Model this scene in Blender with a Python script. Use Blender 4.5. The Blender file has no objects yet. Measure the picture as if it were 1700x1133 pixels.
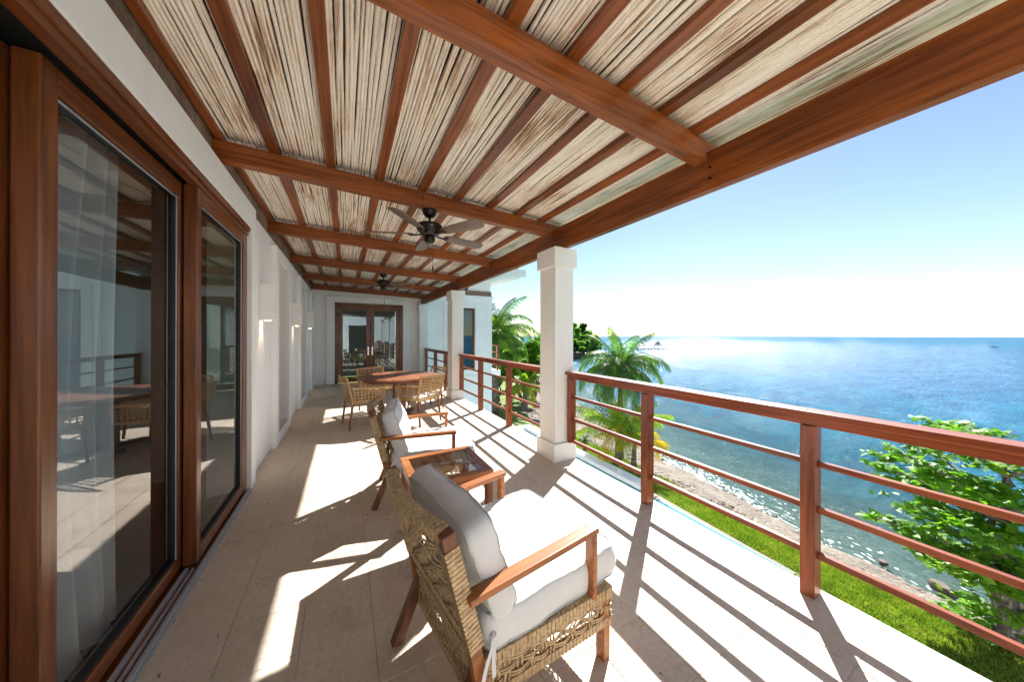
import bpy, math, random
import numpy as np
from mathutils import Vector, Matrix, noise as mnoise
random.seed(7); np.random.seed(7)
SC = bpy.context.scene
COL = SC.collection
R = math.radians
# ------------------------------------------------------------------ camera, sky, sun, exposure
TH = math.atan(276 / 504.0)
cam_d = bpy.data.cameras.new("camera"); cam = bpy.data.objects.new("camera", cam_d); COL.objects.link(cam)
cam_d.sensor_width = 36; cam_d.lens = 36 * 504 / 1700.0
cam_d.shift_y = -9.0 / 1700.0
cam_d.clip_start = 0.02; cam_d.clip_end = 20000
cam.rotation_mode = 'QUATERNION'
fwd = Vector((math.sin(TH), math.cos(TH), 0))
q = fwd.to_track_quat('-Z', 'Y')
cam.rotation_quaternion = q @ Matrix.Rotation(0.0026, 4, 'Z').to_quaternion()
cam.location = (0, 0, 1.5)
SC.camera = cam
SUN_EL = R(38.6); SUN_H = Vector((0.8445, 0.5355))
SUND = Vector((SUN_H.x * math.cos(SUN_EL), SUN_H.y * math.cos(SUN_EL), math.sin(SUN_EL))).normalized()
w = bpy.data.worlds.new("World"); SC.world = w; w.use_nodes = True
nt = w.node_tree; bg = nt.nodes['Background']
sky = nt.nodes.new('ShaderNodeTexSky'); sky.sky_type = 'NISHITA'; sky.sun_disc = False
sky.sun_elevation = SUN_EL; sky.sun_rotation = math.atan2(SUN_H.x, SUN_H.y)
sky.air_density = 1.0; sky.dust_density = 0.08; sky.ozone_density = 1.0
nt.links.new(sky.outputs[0], bg.inputs[0]); bg.inputs[1].default_value = 0.05
sd = bpy.data.lights.new("sun", 'SUN'); sd.energy = 5.0; sd.angle = R(0.53); sd.color = (1.0, 0.97, 0.925)
so = bpy.data.objects.new("sun", sd); COL.objects.link(so); so.rotation_mode = 'QUATERNION'
so.rotation_quaternion = SUND.to_track_quat('Z', 'Y'); so.location = (20, 12, 20)
SC.view_settings.view_transform = 'Standard'; SC.view_settings.look = 'None'
SC.view_settings.gamma = 1; SC.view_settings.use_curve_mapping = False
SC.view_settings.exposure = 1.7
SC.render.engine = 'CYCLES'
SC.cycles.max_bounces = 10; SC.cycles.diffuse_bounces = 8; SC.cycles.glossy_bounces = 5
SC.cycles.transparent_max_bounces = 24; SC.cycles.transmission_bounces = 6
SC.cycles.sample_clamp_indirect = 6.0

# ------------------------------------------------------------------ helpers
class MB:
    def __init__(s): s.v = []; s.f = []
    def add(s, vs, fs):
        b = len(s.v); s.v.extend([tuple(x) for x in vs]); s.f.extend([tuple(b + i for i in f) for f in fs]); return s
    def box(s, x0, x1, y0, y1, z0, z1):
        return s.add([(x0,y0,z0),(x1,y0,z0),(x1,y1,z0),(x0,y1,z0),(x0,y0,z1),(x1,y0,z1),(x1,y1,z1),(x0,y1,z1)],
                     [(0,3,2,1),(4,5,6,7),(0,1,5,4),(1,2,6,5),(2,3,7,6),(3,0,4,7)])
    def hexa(s, p):   # 8 points, bottom 4 then top 4
        return s.add(p, [(0,3,2,1),(4,5,6,7),(0,1,5,4),(1,2,6,5),(2,3,7,6),(3,0,4,7)])
    def bar(s, a, b, w, h, up=(0,0,1), w2=None, h2=None):
        a = Vector(a); b = Vector(b); d = (b - a).normalized(); up = Vector(up)
        if abs(d.dot(up)) > .98: up = Vector((1,0,0))
        sd_ = d.cross(up).normalized(); u = sd_.cross(d).normalized()
        w2 = w if w2 is None else w2; h2 = h if h2 is None else h2
        P = []
        for c, ww, hh in ((a, w, h), (b, w2, h2)):
            for i, j in ((-1,-1),(1,-1),(1,1),(-1,1)): P.append(c + sd_ * (i * ww / 2) + u * (j * hh / 2))
        return s.hexa(P)
    def tube(s, pts, r, n=8, cap=True):
        pts = [Vector(p) for p in pts]; m = len(pts)
        rs = r if isinstance(r, (list, tuple)) else [r] * m
        b = len(s.v); prev = None
        for i, p in enumerate(pts):
            d = (pts[min(i+1, m-1)] - pts[max(i-1, 0)]).normalized()
            if prev is None:
                a = Vector((0,0,1)) if abs(d.z) < .9 else Vector((1,0,0))
                u = d.cross(a).normalized()
            else:
                u = (prev - d * prev.dot(d)).normalized()
            prev = u; v = d.cross(u)
            for k in range(n):
                t = 2 * math.pi * k / n
                s.v.append(tuple(p + (u * math.cos(t) + v * math.sin(t)) * rs[i]))
        for i in range(m - 1):
            for k in range(n):
                k2 = (k + 1) % n
                s.f.append((b+i*n+k, b+i*n+k2, b+(i+1)*n+k2, b+(i+1)*n+k))
        if cap:
            s.f.append(tuple(b + k for k in reversed(range(n)))); s.f.append(tuple(b + (m-1)*n + k for k in range(n)))
        return s
    def lathe(s, prof, n=24, c=(0,0,0)):
        b = len(s.v)
        for r, z in prof:
            for k in range(n):
                t = 2*math.pi*k/n; s.v.append((c[0]+r*math.cos(t), c[1]+r*math.sin(t), c[2]+z))
        for i in range(len(prof)-1):
            for k in range(n):
                k2 = (k+1) % n
                s.f.append((b+i*n+k, b+i*n+k2, b+(i+1)*n+k2, b+(i+1)*n+k))
        s.f.append(tuple(b+k for k in reversed(range(n)))); s.f.append(tuple(b+(len(prof)-1)*n+k for k in range(n)))
        return s
    def mesh(s, name, mat, smooth=False):
        me = bpy.data.meshes.new(name); me.from_pydata(s.v, [], s.f)
        if mat: me.materials.append(mat)
        if smooth: me.polygons.foreach_set('use_smooth', [True] * len(me.polygons))
        me.update(); return me
    def build(s, name, mat, parent=None, smooth=False, bevel=0.0, kind=None, loc=None, rz=0, seg=2):
        o = bpy.data.objects.new(name, s.mesh(name, mat, smooth)); COL.objects.link(o)
        if parent: o.parent = parent
        if bevel:
            m = o.modifiers.new("bevel", 'BEVEL'); m.width = bevel; m.segments = seg; m.limit_method = 'ANGLE'; m.angle_limit = R(40)
        if kind: o['kind'] = kind
        if loc: o.location = loc
        if rz: o.rotation_euler = (0, 0, rz)
        return o

def np_mesh(name, V, F, mat, smooth=False):
    V = np.asarray(V, dtype=np.float32); F = np.asarray(F, dtype=np.int32)
    me = bpy.data.meshes.new(name); nv, nf, k = len(V), len(F), F.shape[1]
    me.vertices.add(nv); me.vertices.foreach_set('co', V.ravel())
    me.loops.add(nf * k); me.loops.foreach_set('vertex_index', F.ravel())
    me.polygons.add(nf); me.polygons.foreach_set('loop_start', np.arange(0, nf * k, k, dtype=np.int32))
    me.polygons.foreach_set('loop_total', np.full(nf, k, dtype=np.int32))
    if smooth: me.polygons.foreach_set('use_smooth', np.ones(nf, dtype=bool))
    me.update(calc_edges=True); me.validate()
    if mat: me.materials.append(mat)
    return me
def np_obj(name, V, F, mat, parent=None, smooth=False, kind=None):
    o = bpy.data.objects.new(name, np_mesh(name, V, F, mat, smooth)); COL.objects.link(o)
    if parent: o.parent = parent
    if kind: o['kind'] = kind
    return o
def tag(o, label, cat, group=None):
    o['label'] = label; o['category'] = cat
    if group: o['group'] = group
    return o
def thing(name, label, cat, loc=(0,0,0), rz=0, group=None):
    o = bpy.data.objects.new(name, None); COL.objects.link(o); o.location = loc; o.rotation_euler = (0,0,rz)
    o.empty_display_size = .1
    return tag(o, label, cat, group)
def copy_tree(o, parent=None):
    c = o.copy(); COL.objects.link(c)
    if parent: c.parent = parent
    for ch in list(o.children): copy_tree(ch, c)
    return c

# ------------------------------------------------------------------ materials
def newmat(name):
    m = bpy.data.materials.new(name); m.use_nodes = True
    return m, m.node_tree, m.node_tree.nodes['Principled BSDF']
def N(nt, t, **k):
    n = nt.nodes.new(t)
    for a, b in k.items():
        if a in n.inputs.keys() if isinstance(a, str) and hasattr(n, 'inputs') else False: n.inputs[a].default_value = b
        else: setattr(n, a, b)
    return n
def ramp(nt, fac, stops):
    r = nt.nodes.new('ShaderNodeValToRGB'); el = r.color_ramp.elements
    while len(el) > 1: el.remove(el[0])
    el[0].position = stops[0][0]; el[0].color = (*stops[0][1], 1)
    for p, c in stops[1:]:
        e = el.new(p); e.color = (*c, 1)
    nt.links.new(fac, r.inputs[0]); return r.outputs[0]
def tex(nt, scale, nscale=1.0, detail=4, rough=.55, coord='Object', rot=(0,0,0), dist=0.0):
    tc = nt.nodes.new('ShaderNodeTexCoord')
    if coord == 'Position':
        src = nt.nodes.new('ShaderNodeNewGeometry').outputs['Position']
    else: src = tc.outputs[coord]
    mp = nt.nodes.new('ShaderNodeMapping'); mp.inputs['Scale'].default_value = scale; mp.inputs['Rotation'].default_value = rot
    nt.links.new(src, mp.inputs[0])
    n = nt.nodes.new('ShaderNodeTexNoise'); n.inputs['Scale'].default_value = nscale
    n.inputs['Detail'].default_value = detail; n.inputs['Roughness'].default_value = rough; n.inputs['Distortion'].default_value = dist
    nt.links.new(mp.outputs[0], n.inputs['Vector'])
    return n.outputs['Fac']
def bump(nt, bs, h, strength=.3, dist=.01, prev=None):
    b = nt.nodes.new('ShaderNodeBump'); b.inputs['Strength'].default_value = strength; b.inputs['Distance'].default_value = dist
    nt.links.new(h, b.inputs['Height'])
    if prev: nt.links.new(prev, b.inputs['Normal'])
    if bs: nt.links.new(b.outputs[0], bs.inputs['Normal'])
    return b.outputs[0]
def mixc(nt, fac, a, b, mode='MIX'):
    m = nt.nodes.new('ShaderNodeMix'); m.data_type = 'RGBA'; m.blend_type = mode
    if hasattr(fac, 'is_linked') or hasattr(fac, 'links'): nt.links.new(fac, m.inputs[0])
    else: m.inputs[0].default_value = fac
    for i, x in ((6, a), (7, b)):
        if isinstance(x, (tuple, list)): m.inputs[i].default_value = (*x, 1)
        else: nt.links.new(x, m.inputs[i])
    return m.outputs[2]
def math_(nt, op, a, b=None):
    m = nt.nodes.new('ShaderNodeMath'); m.operation = op
    for i, x in ((0, a), (1, b)):
        if x is None: continue
        if isinstance(x, (int, float)): m.inputs[i].default_value = x
        else: nt.links.new(x, m.inputs[i])
    return m.outputs[0]

def wood(name, light, dark, axis, rough=.38, coat=.25, freq=38, coord='Position', contrast=(.35,.68)):
    m, nt, bs = newmat(name)
    sc = [freq, freq, freq]; sc[axis] = freq * .045
    f1 = tex(nt, sc, 1, 6, .6, coord, dist=.6)
    sc2 = [3.0, 3.0, 3.0]; sc2[axis] = .9
    f2 = tex(nt, sc2, 1, 3, .5, coord)
    mid = tuple((a + b) / 2 for a, b in zip(light, dark))
    c1 = ramp(nt, f1, [(contrast[0], dark), (.5, mid), (contrast[1], light)])
    c2 = ramp(nt, f2, [(.3, (.5,.46,.44)), (.5, (.95,.93,.92)), (.7, (1.25,1.2,1.12))])
    c = mixc(nt, .8, c1, c2, 'MULTIPLY')
    nt.links.new(c, bs.inputs['Base Color'])
    nt.links.new(math_(nt, 'ADD', math_(nt, 'MULTIPLY', f2, .2), rough - .1), bs.inputs['Roughness'])
    bs.inputs['Specular IOR Level'].default_value = .35
    bs.inputs['Coat Weight'].default_value = coat * .5; bs.inputs['Coat Roughness'].default_value = .25
    bump(nt, bs, f1, .35, .003)
    return m
WL, WD = (.34,.102,.022), (.14,.034,.007)
M_beam_x = wood("varnished_wood_x", WL, WD, 0)
M_beam_y = wood("varnished_wood_y", WL, WD, 1)
M_door_z = wood("door_wood_z", (.22,.066,.015), (.095,.026,.007), 2, .3, .35)
M_door_y = wood("door_wood_y", (.22,.066,.015), (.095,.026,.007), 1, .3, .35)
M_door_x = wood("door_wood_x", (.22,.066,.015), (.095,.026,.007), 0, .3, .35)
RL, RD = (.35,.088,.028), (.14,.030,.009)
M_rail_y = wood("red_rail_wood_y", RL, RD, 1, .36, .15)
M_rail_z = wood("red_rail_wood_z", RL, RD, 2, .34, .3)
M_teak = wood("teak", (.42,.155,.045), (.22,.07,.02), 0, .4, .2, 30, 'Object')
M_teak_dk = wood("dark_teak", (.24,.095,.045), (.11,.04,.02), 2, .42, .2, 30, 'Object')
M_table = wood("table_wood", (.34,.135,.06), (.17,.06,.028), 1, .3, .4, 26, 'Object')

def plaster(name, col=(.80,.80,.79)):
    m, nt, bs = newmat(name)
    f = tex(nt, (1,1,1), 2.2, 5, .6, 'Position')
    g = tex(nt, (1,1,1), 60, 3, .6, 'Position')
    base = ramp(nt, f, [(.3, tuple(c*.94 for c in col)), (.7, col)])
    gr = tex(nt, (7,7,.7), 1, 5, .65, 'Position')
    base = mixc(nt, .35, base, ramp(nt, gr, [(.30, (.86,.84,.81)), (.48, (1,1,1))]), 'MULTIPLY')
    sx = nt.nodes.new('ShaderNodeSeparateXYZ'); gg = nt.nodes.new('ShaderNodeNewGeometry'); nt.links.new(gg.outputs['Position'], sx.inputs[0])
    low = nt.nodes.new('ShaderNodeMapRange'); low.inputs[1].default_value = .0; low.inputs[2].default_value = .10; low.inputs[3].default_value = .5; low.inputs[4].default_value = 0
    ab = math_(nt, 'ABSOLUTE', sx.outputs['Z']); nt.links.new(ab, low.inputs[0])
    base = mixc(nt, math_(nt, 'MULTIPLY', low.outputs[0], tex(nt, (1,1,1), 18, 4, .6, 'Position')), base, (.45,.38,.31))
    nt.links.new(base, bs.inputs['Base Color'])
    bs.inputs['Roughness'].default_value = .8
    bump(nt, bs, g, .12, .003, bump(nt, None, f, .15, .02))
    return m
M_white = plaster("white_plaster", (.86,.86,.85))
M_sconce = plaster("sconce_plaster", (.86,.85,.82))

m, nt, bs = newmat("travertine"); M_trav = m
oi = nt.nodes.new('ShaderNodeObjectInfo')
f1 = tex(nt, (1,1,1), 2.3, 7, .62, 'Position', dist=.4)
f2 = tex(nt, (1,1,1), 34, 5, .65, 'Position')
f3 = tex(nt, (1,1,1), 24, 2, .5, 'Position', dist=1.2)
cA = ramp(nt, f1, [(.25, (.51,.41,.31)), (.5, (.59,.50,.40)), (.75, (.64,.57,.475))])
cB = ramp(nt, f2, [(.28, (.80,.74,.68)), (.5, (1,.99,.98)), (.72, (1.07,1.06,1.05))])
cc = mixc(nt, .85, cA, cB, 'MULTIPLY')
rn = ramp(nt, oi.outputs['Random'], [(0, (.975,.97,.965)), (1, (1.02,1.02,1.02))])
cc = mixc(nt, 1.0, cc, rn, 'MULTIPLY')
vor = nt.nodes.new('ShaderNodeTexVoronoi'); vor.inputs['Scale'].default_value = 11
geo = nt.nodes.new('ShaderNodeNewGeometry'); mp = nt.nodes.new('ShaderNodeMapping'); mp.inputs['Scale'].default_value = (1.5,.8,1)
nz = nt.nodes.new('ShaderNodeTexNoise'); nz.inputs['Scale'].default_value = 30
nt.links.new(geo.outputs['Position'], mp.inputs[0])
va = nt.nodes.new('ShaderNodeMix'); va.data_type = 'RGBA'; va.inputs[0].default_value = .03
nt.links.new(geo.outputs['Position'], nz.inputs['Vector']); nt.links.new(mp.outputs[0], va.inputs[6]); nt.links.new(nz.outputs['Color'], va.inputs[7])
nt.links.new(va.outputs[2], vor.inputs['Vector'])
sel = math_(nt, 'GREATER_THAN', f3, .56)
pit = math_(nt, 'MULTIPLY', math_(nt, 'LESS_THAN', vor.outputs['Distance'], .11), sel)
cc = mixc(nt, pit, cc, (.16,.11,.08))
stn = tex(nt, (1,.7,1), 4.5, 6, .7, 'Position', dist=1.0)
cc = mixc(nt, .6, cc, ramp(nt, stn, [(.30, (.80,.74,.68)), (.42, (1,1,1)), (.62, (1,1,1)), (.72, (1.08,1.06,1.03))]), 'MULTIPLY')
spk = math_(nt, 'GREATER_THAN', tex(nt, (1,1,1), 75, 1, .5, 'Position'), .735)
cc = mixc(nt, math_(nt, 'MULTIPLY', spk, .55), cc, (.82,.76,.68))
nt.links.new(cc, bs.inputs['Base Color'])
nt.links.new(math_(nt, 'ADD', math_(nt, 'MULTIPLY', f1, .3), .42), bs.inputs['Roughness'])
bump(nt, bs, pit, -.6, .004, bump(nt, None, f2, .12, .003))
m, nt, bs = newmat("grout"); M_grout = m; bs.inputs['Base Color'].default_value = (.50,.42,.34,1); bs.inputs['Roughness'].default_value = .9

m, nt, bs = newmat("whitewashed_cane"); M_cane = m
f1 = tex(nt, (60,2.2,60), 1, 5, .65, 'Position', dist=.3)
f2 = tex(nt, (3,.9,3), 1, 5, .6, 'Position')
f3 = tex(nt, (150,14,150), 1, 4, .7, 'Position')
mixf = math_(nt, 'ADD', math_(nt, 'MULTIPLY', f1, .55), math_(nt, 'MULTIPLY', f2, .45))
c1 = ramp(nt, mixf, [(.36, (.26,.13,.07)), (.41, (.60,.43,.31)), (.46, (.88,.79,.69)), (.57, (.98,.94,.88))])
c2 = ramp(nt, f3, [(.3, (.6,.5,.42)), (.5, (1,1,1)), (.8, (1.05,1.05,1.05))])
nt.links.new(mixc(nt, .45, c1, c2, 'MULTIPLY'), bs.inputs['Base Color']); bs.inputs['Roughness'].default_value = .6
bump(nt, bs, f3, .3, .002)
m, nt, bs = newmat("roof_backing"); M_back = m; bs.inputs['Base Color'].default_value = (.10,.06,.04,1); bs.inputs['Roughness'].default_value = .9

m, nt, bs = newmat("brown_stone"); M_stone = m
f1 = tex(nt, (1,1,1), 7, 7, .7, 'Position'); f2 = tex(nt, (1,1,1), 40, 5, .7, 'Position')
c1 = ramp(nt, f1, [(.3, (.13,.085,.06)), (.5, (.27,.185,.135)), (.7, (.40,.30,.23))])
nt.links.new(mixc(nt, .5, c1, ramp(nt, f2, [(.3, (.5,.45,.4)), (.7, (1.1,1.1,1.1))]), 'MULTIPLY'), bs.inputs['Base Color'])
bs.inputs['Roughness'].default_value = .9; bump(nt, bs, f1, .8, .03, bump(nt, None, f2, .5, .01))

def wick(name, a, b):
    m, nt, bs = newmat(name)
    f1 = tex(nt, (1,1,1), 70, 4, .6, 'Object'); f2 = tex(nt, (1,1,1), 260, 2, .5, 'Object')
    c = mixc(nt, .5, ramp(nt, f1, [(.3, a), (.7, b)]), ramp(nt, f2, [(.35, (.6,.55,.5)), (.65, (1.08,1.06,1.04))]), 'MULTIPLY')
    nt.links.new(c, bs.inputs['Base Color']); bs.inputs['Roughness'].default_value = .45
    bump(nt, bs, f2, .3, .001); return m
M_wick = wick("wicker_strands", (.27,.175,.085), (.68,.49,.27))
M_wick2 = wick("golden_wicker", (.42,.25,.10), (.62,.41,.19))
def fabric(name, col):
    m, nt, bs = newmat(name)
    f1 = tex(nt, (1,1,1), 9, 4, .6, 'Object'); f2 = tex(nt, (1,1,1), 900, 2, .5, 'Object')
    nt.links.new(ramp(nt, f1, [(.3, tuple(c*.95 for c in col)), (.7, col)]), bs.inputs['Base Color'])
    bs.inputs['Roughness'].default_value = .85; bs.inputs['Sheen Weight'].default_value = .25
    bump(nt, bs, f2, .15, .0006, bump(nt, None, f1, .25, .012)); return m
M_fab = fabric("white_canvas", (.64,.65,.65)); M_pipe = fabric("piping_canvas", (.50,.51,.50))
def simple(name, col, rough=.5, metal=0, coat=0):
    m, nt, bs = newmat(name)
    f = tex(nt, (1,1,1), 14, 4, .6, 'Object')
    nt.links.new(ramp(nt, f, [(.3, tuple(c*.8 for c in col)), (.7, col)]), bs.inputs['Base Color'])
    bs.inputs['Roughness'].default_value = rough; bs.inputs['Metallic'].default_value = metal; bs.inputs['Coat Weight'].default_value = coat
    return m
M_bronze = simple("dark_bronze", (.028,.022,.018), .32, .6)
M_blade = wood("fan_blade", (.21,.15,.125), (.13,.09,.075), 0, .4, .1, 30, 'Object')
M_alu = simple("aluminium_track", (.50,.54,.60), .3, .35)
M_black = simple("black_gasket", (.012,.012,.012), .5)
M_steel = simple("brushed_steel", (.75,.75,.74), .2, 1)
M_tile = simple("roof_tile", (.16,.09,.065), .8)
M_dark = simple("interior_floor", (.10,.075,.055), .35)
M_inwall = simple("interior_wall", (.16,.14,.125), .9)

def glass(name, tint=(.86,.91,.90), boost=1.75, refl=(1,1,1)):
    m, nt, bs = newmat(name); nt.nodes.remove(bs)
    out = nt.nodes['Material Output']
    tr = nt.nodes.new('ShaderNodeBsdfTransparent'); tr.inputs[0].default_value = (*tint, 1)
    gl = nt.nodes.new('ShaderNodeBsdfGlossy'); gl.inputs['Roughness'].default_value = .0; gl.inputs[0].default_value = (*refl, 1)
    fr = nt.nodes.new('ShaderNodeFresnel'); fr.inputs['IOR'].default_value = boost
    f = tex(nt, (1,1,1), 1.3, 1, .4, 'Position')
    nb = bump(nt, None, f, .04, .02); nt.links.new(nb, gl.inputs['Normal'])
    mx = nt.nodes.new('ShaderNodeMixShader'); nt.links.new(fr.outputs[0], mx.inputs[0])
    nt.links.new(tr.outputs[0], mx.inputs[1]); nt.links.new(gl.outputs[0], mx.inputs[2]); nt.links.new(mx.outputs[0], out.inputs[0])
    return m
M_glass = glass("coated_door_glass", (.95,.97,.97), 2.05, (1,1,1))
M_glass_t = glass("table_glass", (.90,.95,.93), 1.38)
M_glass_end = glass("reflective_door_glass", (.5,.56,.56), 2.5, (.50,.62,.66))

m, nt, bs = newmat("sheer_curtain"); M_curt = m
bs.inputs['Base Color'].default_value = (.92,.94,.92,1); bs.inputs['Roughness'].default_value = .9
tl = nt.nodes.new('ShaderNodeBsdfTranslucent'); tl.inputs[0].default_value = (.8,.83,.82,1)
mx = nt.nodes.new('ShaderNodeMixShader'); mx.inputs[0].default_value = .15
nt.links.new(bs.outputs[0], mx.inputs[1]); nt.links.new(tl.outputs[0], mx.inputs[2]); nt.links.new(mx.outputs[0], nt.nodes['Material Output'].inputs[0])

def leafmat(name, a, b, c, scale=3.0, trans=.45):
    m, nt, bs = newmat(name)
    f = tex(nt, (1,1,1), scale, 3, .6, 'Position'); f2 = tex(nt, (1,1,1), scale*9, 2, .6, 'Position')
    ff = math_(nt, 'ADD', math_(nt, 'MULTIPLY', f, .5), math_(nt, 'MULTIPLY', f2, .5))
    cc = ramp(nt, ff, [(.36, a), (.5, b), (.64, c)])
    nt.links.new(cc, bs.inputs['Base Color']); bs.inputs['Roughness'].default_value = .5; bs.inputs['Specular IOR Level'].default_value = .25
    tl = nt.nodes.new('ShaderNodeBsdfTranslucent'); nt.links.new(mixc(nt, 1.0, cc, (1.6,1.9,.7), 'MULTIPLY'), tl.inputs[0])
    mx = nt.nodes.new('ShaderNodeMixShader'); mx.inputs[0].default_value = trans
    nt.links.new(bs.outputs[0], mx.inputs[1]); nt.links.new(tl.outputs[0], mx.inputs[2]); nt.links.new(mx.outputs[0], nt.nodes['Material Output'].inputs[0])
    return m
M_leaf = leafmat("broad_leaves", (.05,.12,.016), (.12,.26,.022), (.24,.40,.035))
M_leaf_y = leafmat("young_bright_leaves", (.08,.18,.015), (.17,.31,.03), (.28,.38,.04))
M_leaf_d = leafmat("dark_leaves", (.02,.05,.012), (.045,.10,.02), (.09,.17,.03), 1.2)
M_palm = leafmat("palm_leaflets", (.025,.065,.018), (.06,.13,.028), (.14,.23,.035), 2.0)
M_palm_y = leafmat("yellowing_palm_leaflets", (.28,.25,.02), (.50,.36,.025), (.66,.42,.03), 3.0)
M_palm_yg = leafmat("yellow_green_palm_leaflets", (.08,.15,.02), (.19,.30,.03), (.36,.38,.04), 2.5)
M_bark = simple("bark", (.20,.165,.13), .95)
m, nt, bs = newmat("spotted_bark"); M_bark2 = m
f = tex(nt, (1,1,.6), 16, 5, .7, 'Position')
nt.links.new(ramp(nt, f, [(.38, (.05,.038,.03)), (.52, (.13,.105,.09)), (.62, (.32,.29,.26))]), bs.inputs['Base Color']); bs.inputs['Roughness'].default_value = .9
bump(nt, bs, f, .6, .02)

m, nt, bs = newmat("lawn_grass"); M_lawn = m
f1 = tex(nt, (1,1,1), .55, 5, .6, 'Position'); f2 = tex(nt, (1,1,1), 22, 5, .7, 'Position'); f3 = tex(nt, (1,1,1), 3.5, 4, .65, 'Position')
ff = math_(nt, 'ADD', math_(nt, 'MULTIPLY', f1, .3), math_(nt, 'ADD', math_(nt, 'MULTIPLY', f2, .35), math_(nt, 'MULTIPLY', f3, .35)))
nt.links.new(ramp(nt, ff, [(.40, (.05,.065,.018)), (.47, (.095,.145,.018)), (.54, (.15,.22,.025)), (.62, (.27,.26,.09))]), bs.inputs['Base Color'])
bs.inputs['Roughness'].default_value = .85; bump(nt, bs, f2, .8, .05)
M_blades = leafmat("grass_blades", (.07,.105,.015), (.14,.20,.024), (.26,.27,.068), 2.0, .35)

m, nt, bs = newmat("beach_gravel"); M_beach = m
f1 = tex(nt, (1,1,1), 1.1, 5, .6, 'Position'); f2 = tex(nt, (1,1,1), 14, 6, .75, 'Position')
v = nt.nodes.new('ShaderNodeTexVoronoi'); v.inputs['Scale'].default_value = 9
g = nt.nodes.new('ShaderNodeNewGeometry'); nt.links.new(g.outputs['Position'], v.inputs['Vector'])
c1 = ramp(nt, f2, [(.3, (.035,.027,.02)), (.48, (.10,.08,.06)), (.62, (.23,.19,.15))])
c2 = mixc(nt, .55, c1, ramp(nt, f1, [(.35, (.09,.07,.052)), (.65, (.22,.185,.145))]))
nt.links.new(mixc(nt, .35, c2, ramp(nt, v.outputs['Distance'], [(0,(.2,.2,.2)),(.7,(.75,.75,.75))]), 'SOFT_LIGHT'), bs.inputs['Base Color']); bs.inputs['Roughness'].default_value = .9
bump(nt, bs, v.outputs['Distance'], .7, .06, bump(nt, None, f2, .5, .04))
m, nt, bs = newmat("seabed"); M_bed = m
f1 = tex(nt, (1,1,1), .8, 6, .65, 'Position'); f2 = tex(nt, (1,1,1), 5, 6, .75, 'Position')
c1 = ramp(nt, f2, [(.35, (.05,.04,.03)), (.5, (.16,.12,.085)), (.65, (.30,.24,.18))])
c2 = ramp(nt, f1, [(.35, (.08,.075,.055)), (.55, (.24,.15,.10)), (.7, (.34,.27,.19))])
nt.links.new(mixc(nt, .5, c1, c2), bs.inputs['Base Color']); bs.inputs['Roughness'].default_value = .9
bump(nt, bs, f2, .9, .1)
M_rock = simple("beach_rock", (.17,.13,.10), .9)
bump(M_rock.node_tree, M_rock.node_tree.nodes['Principled BSDF'], tex(M_rock.node_tree, (1,1,1), 12, 6, .7, 'Object'), .8, .05)
M_rock2 = simple("pale_rock", (.26,.23,.20), .9)

# sea water: transparent in the shallows, deep blue farther out (vertex attribute "depth" = metres of water)
m, nt, bs = newmat("sea_water"); M_sea = m
out = nt.nodes['Material Output']
at = nt.nodes.new('ShaderNodeAttribute'); at.attribute_name = 'depth'
w1 = tex(nt, (.8,1.6,1), .55, 4, .6, 'Position', rot=(0,0,R(-25)), dist=.5)
w2 = tex(nt, (1,2.4,1), 2.3, 5, .65, 'Position', rot=(0,0,R(-15)), dist=.4)
w3 = tex(nt, (1,1.8,1), 12, 3, .6, 'Position', rot=(0,0,R(-35)))
w0 = tex(nt, (1,1.9,1), .11, 9, .62, 'Position', rot=(0,0,R(-22)), dist=.3)
nb = bump(nt, None, w0, 1.0, .9)
nb = bump(nt, None, w1, .6, .40, nb)
nb = bump(nt, None, w2, .8, .16, nb)
nb = bump(nt, bs, w3, 1.0, .04, nb)
big = tex(nt, (1,2.2,1), .035, 4, .6, 'Position')
dp = ramp(nt, at.outputs['Fac'], [(0, (.035,.105,.12)), (.10, (.022,.125,.18)), (.4, (.014,.125,.225)), (1, (.013,.12,.235))])
dp = mixc(nt, .5, dp, ramp(nt, big, [(.35, (.75,.8,.85)), (.65, (1.25,1.2,1.12))]), 'MULTIPLY')
ripple = ramp(nt, w2, [(.35, (.72,.78,.82)), (.5, (1,1,1)), (.66, (1.3,1.22,1.15))])
dp = mixc(nt, .8, dp, ripple, 'MULTIPLY')
dp = mixc(nt, .6, dp, ramp(nt, w1, [(.38, (.74,.8,.85)), (.62, (1.22,1.18,1.12))]), 'MULTIPLY')
dp = mixc(nt, .5, dp, ramp(nt, tex(nt, (1,3.2,1), .16, 5, .65, 'Position', rot=(0,0,R(-22)), dist=.8), [(.38, (.72,.8,.86)), (.62, (1.25,1.2,1.15))]), 'MULTIPLY')
nt.links.new(dp, bs.inputs['Base Color']); bs.inputs['Roughness'].default_value = .9; bs.inputs['Specular IOR Level'].default_value = 0
gl = nt.nodes.new('ShaderNodeBsdfGlossy'); gl.inputs['Roughness'].default_value = .13; nt.links.new(nb, gl.inputs['Normal'])
tr = nt.nodes.new('ShaderNodeBsdfTransparent'); tr.inputs[0].default_value = (.55,.80,.86,1)
op = ramp(nt, at.outputs['Fac'], [(0, (.02,)*3), (.05, (.20,)*3), (.13, (.6,)*3), (.28, (.93,)*3), (.4, (1,)*3)])
m2 = nt.nodes.new('ShaderNodeMixShader'); nt.links.new(op, m2.inputs[0]); nt.links.new(tr.outputs[0], m2.inputs[1]); nt.links.new(bs.outputs[0], m2.inputs[2])
lw_ = nt.nodes.new('ShaderNodeLayerWeight'); lw_.inputs['Blend'].default_value = .5
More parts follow.
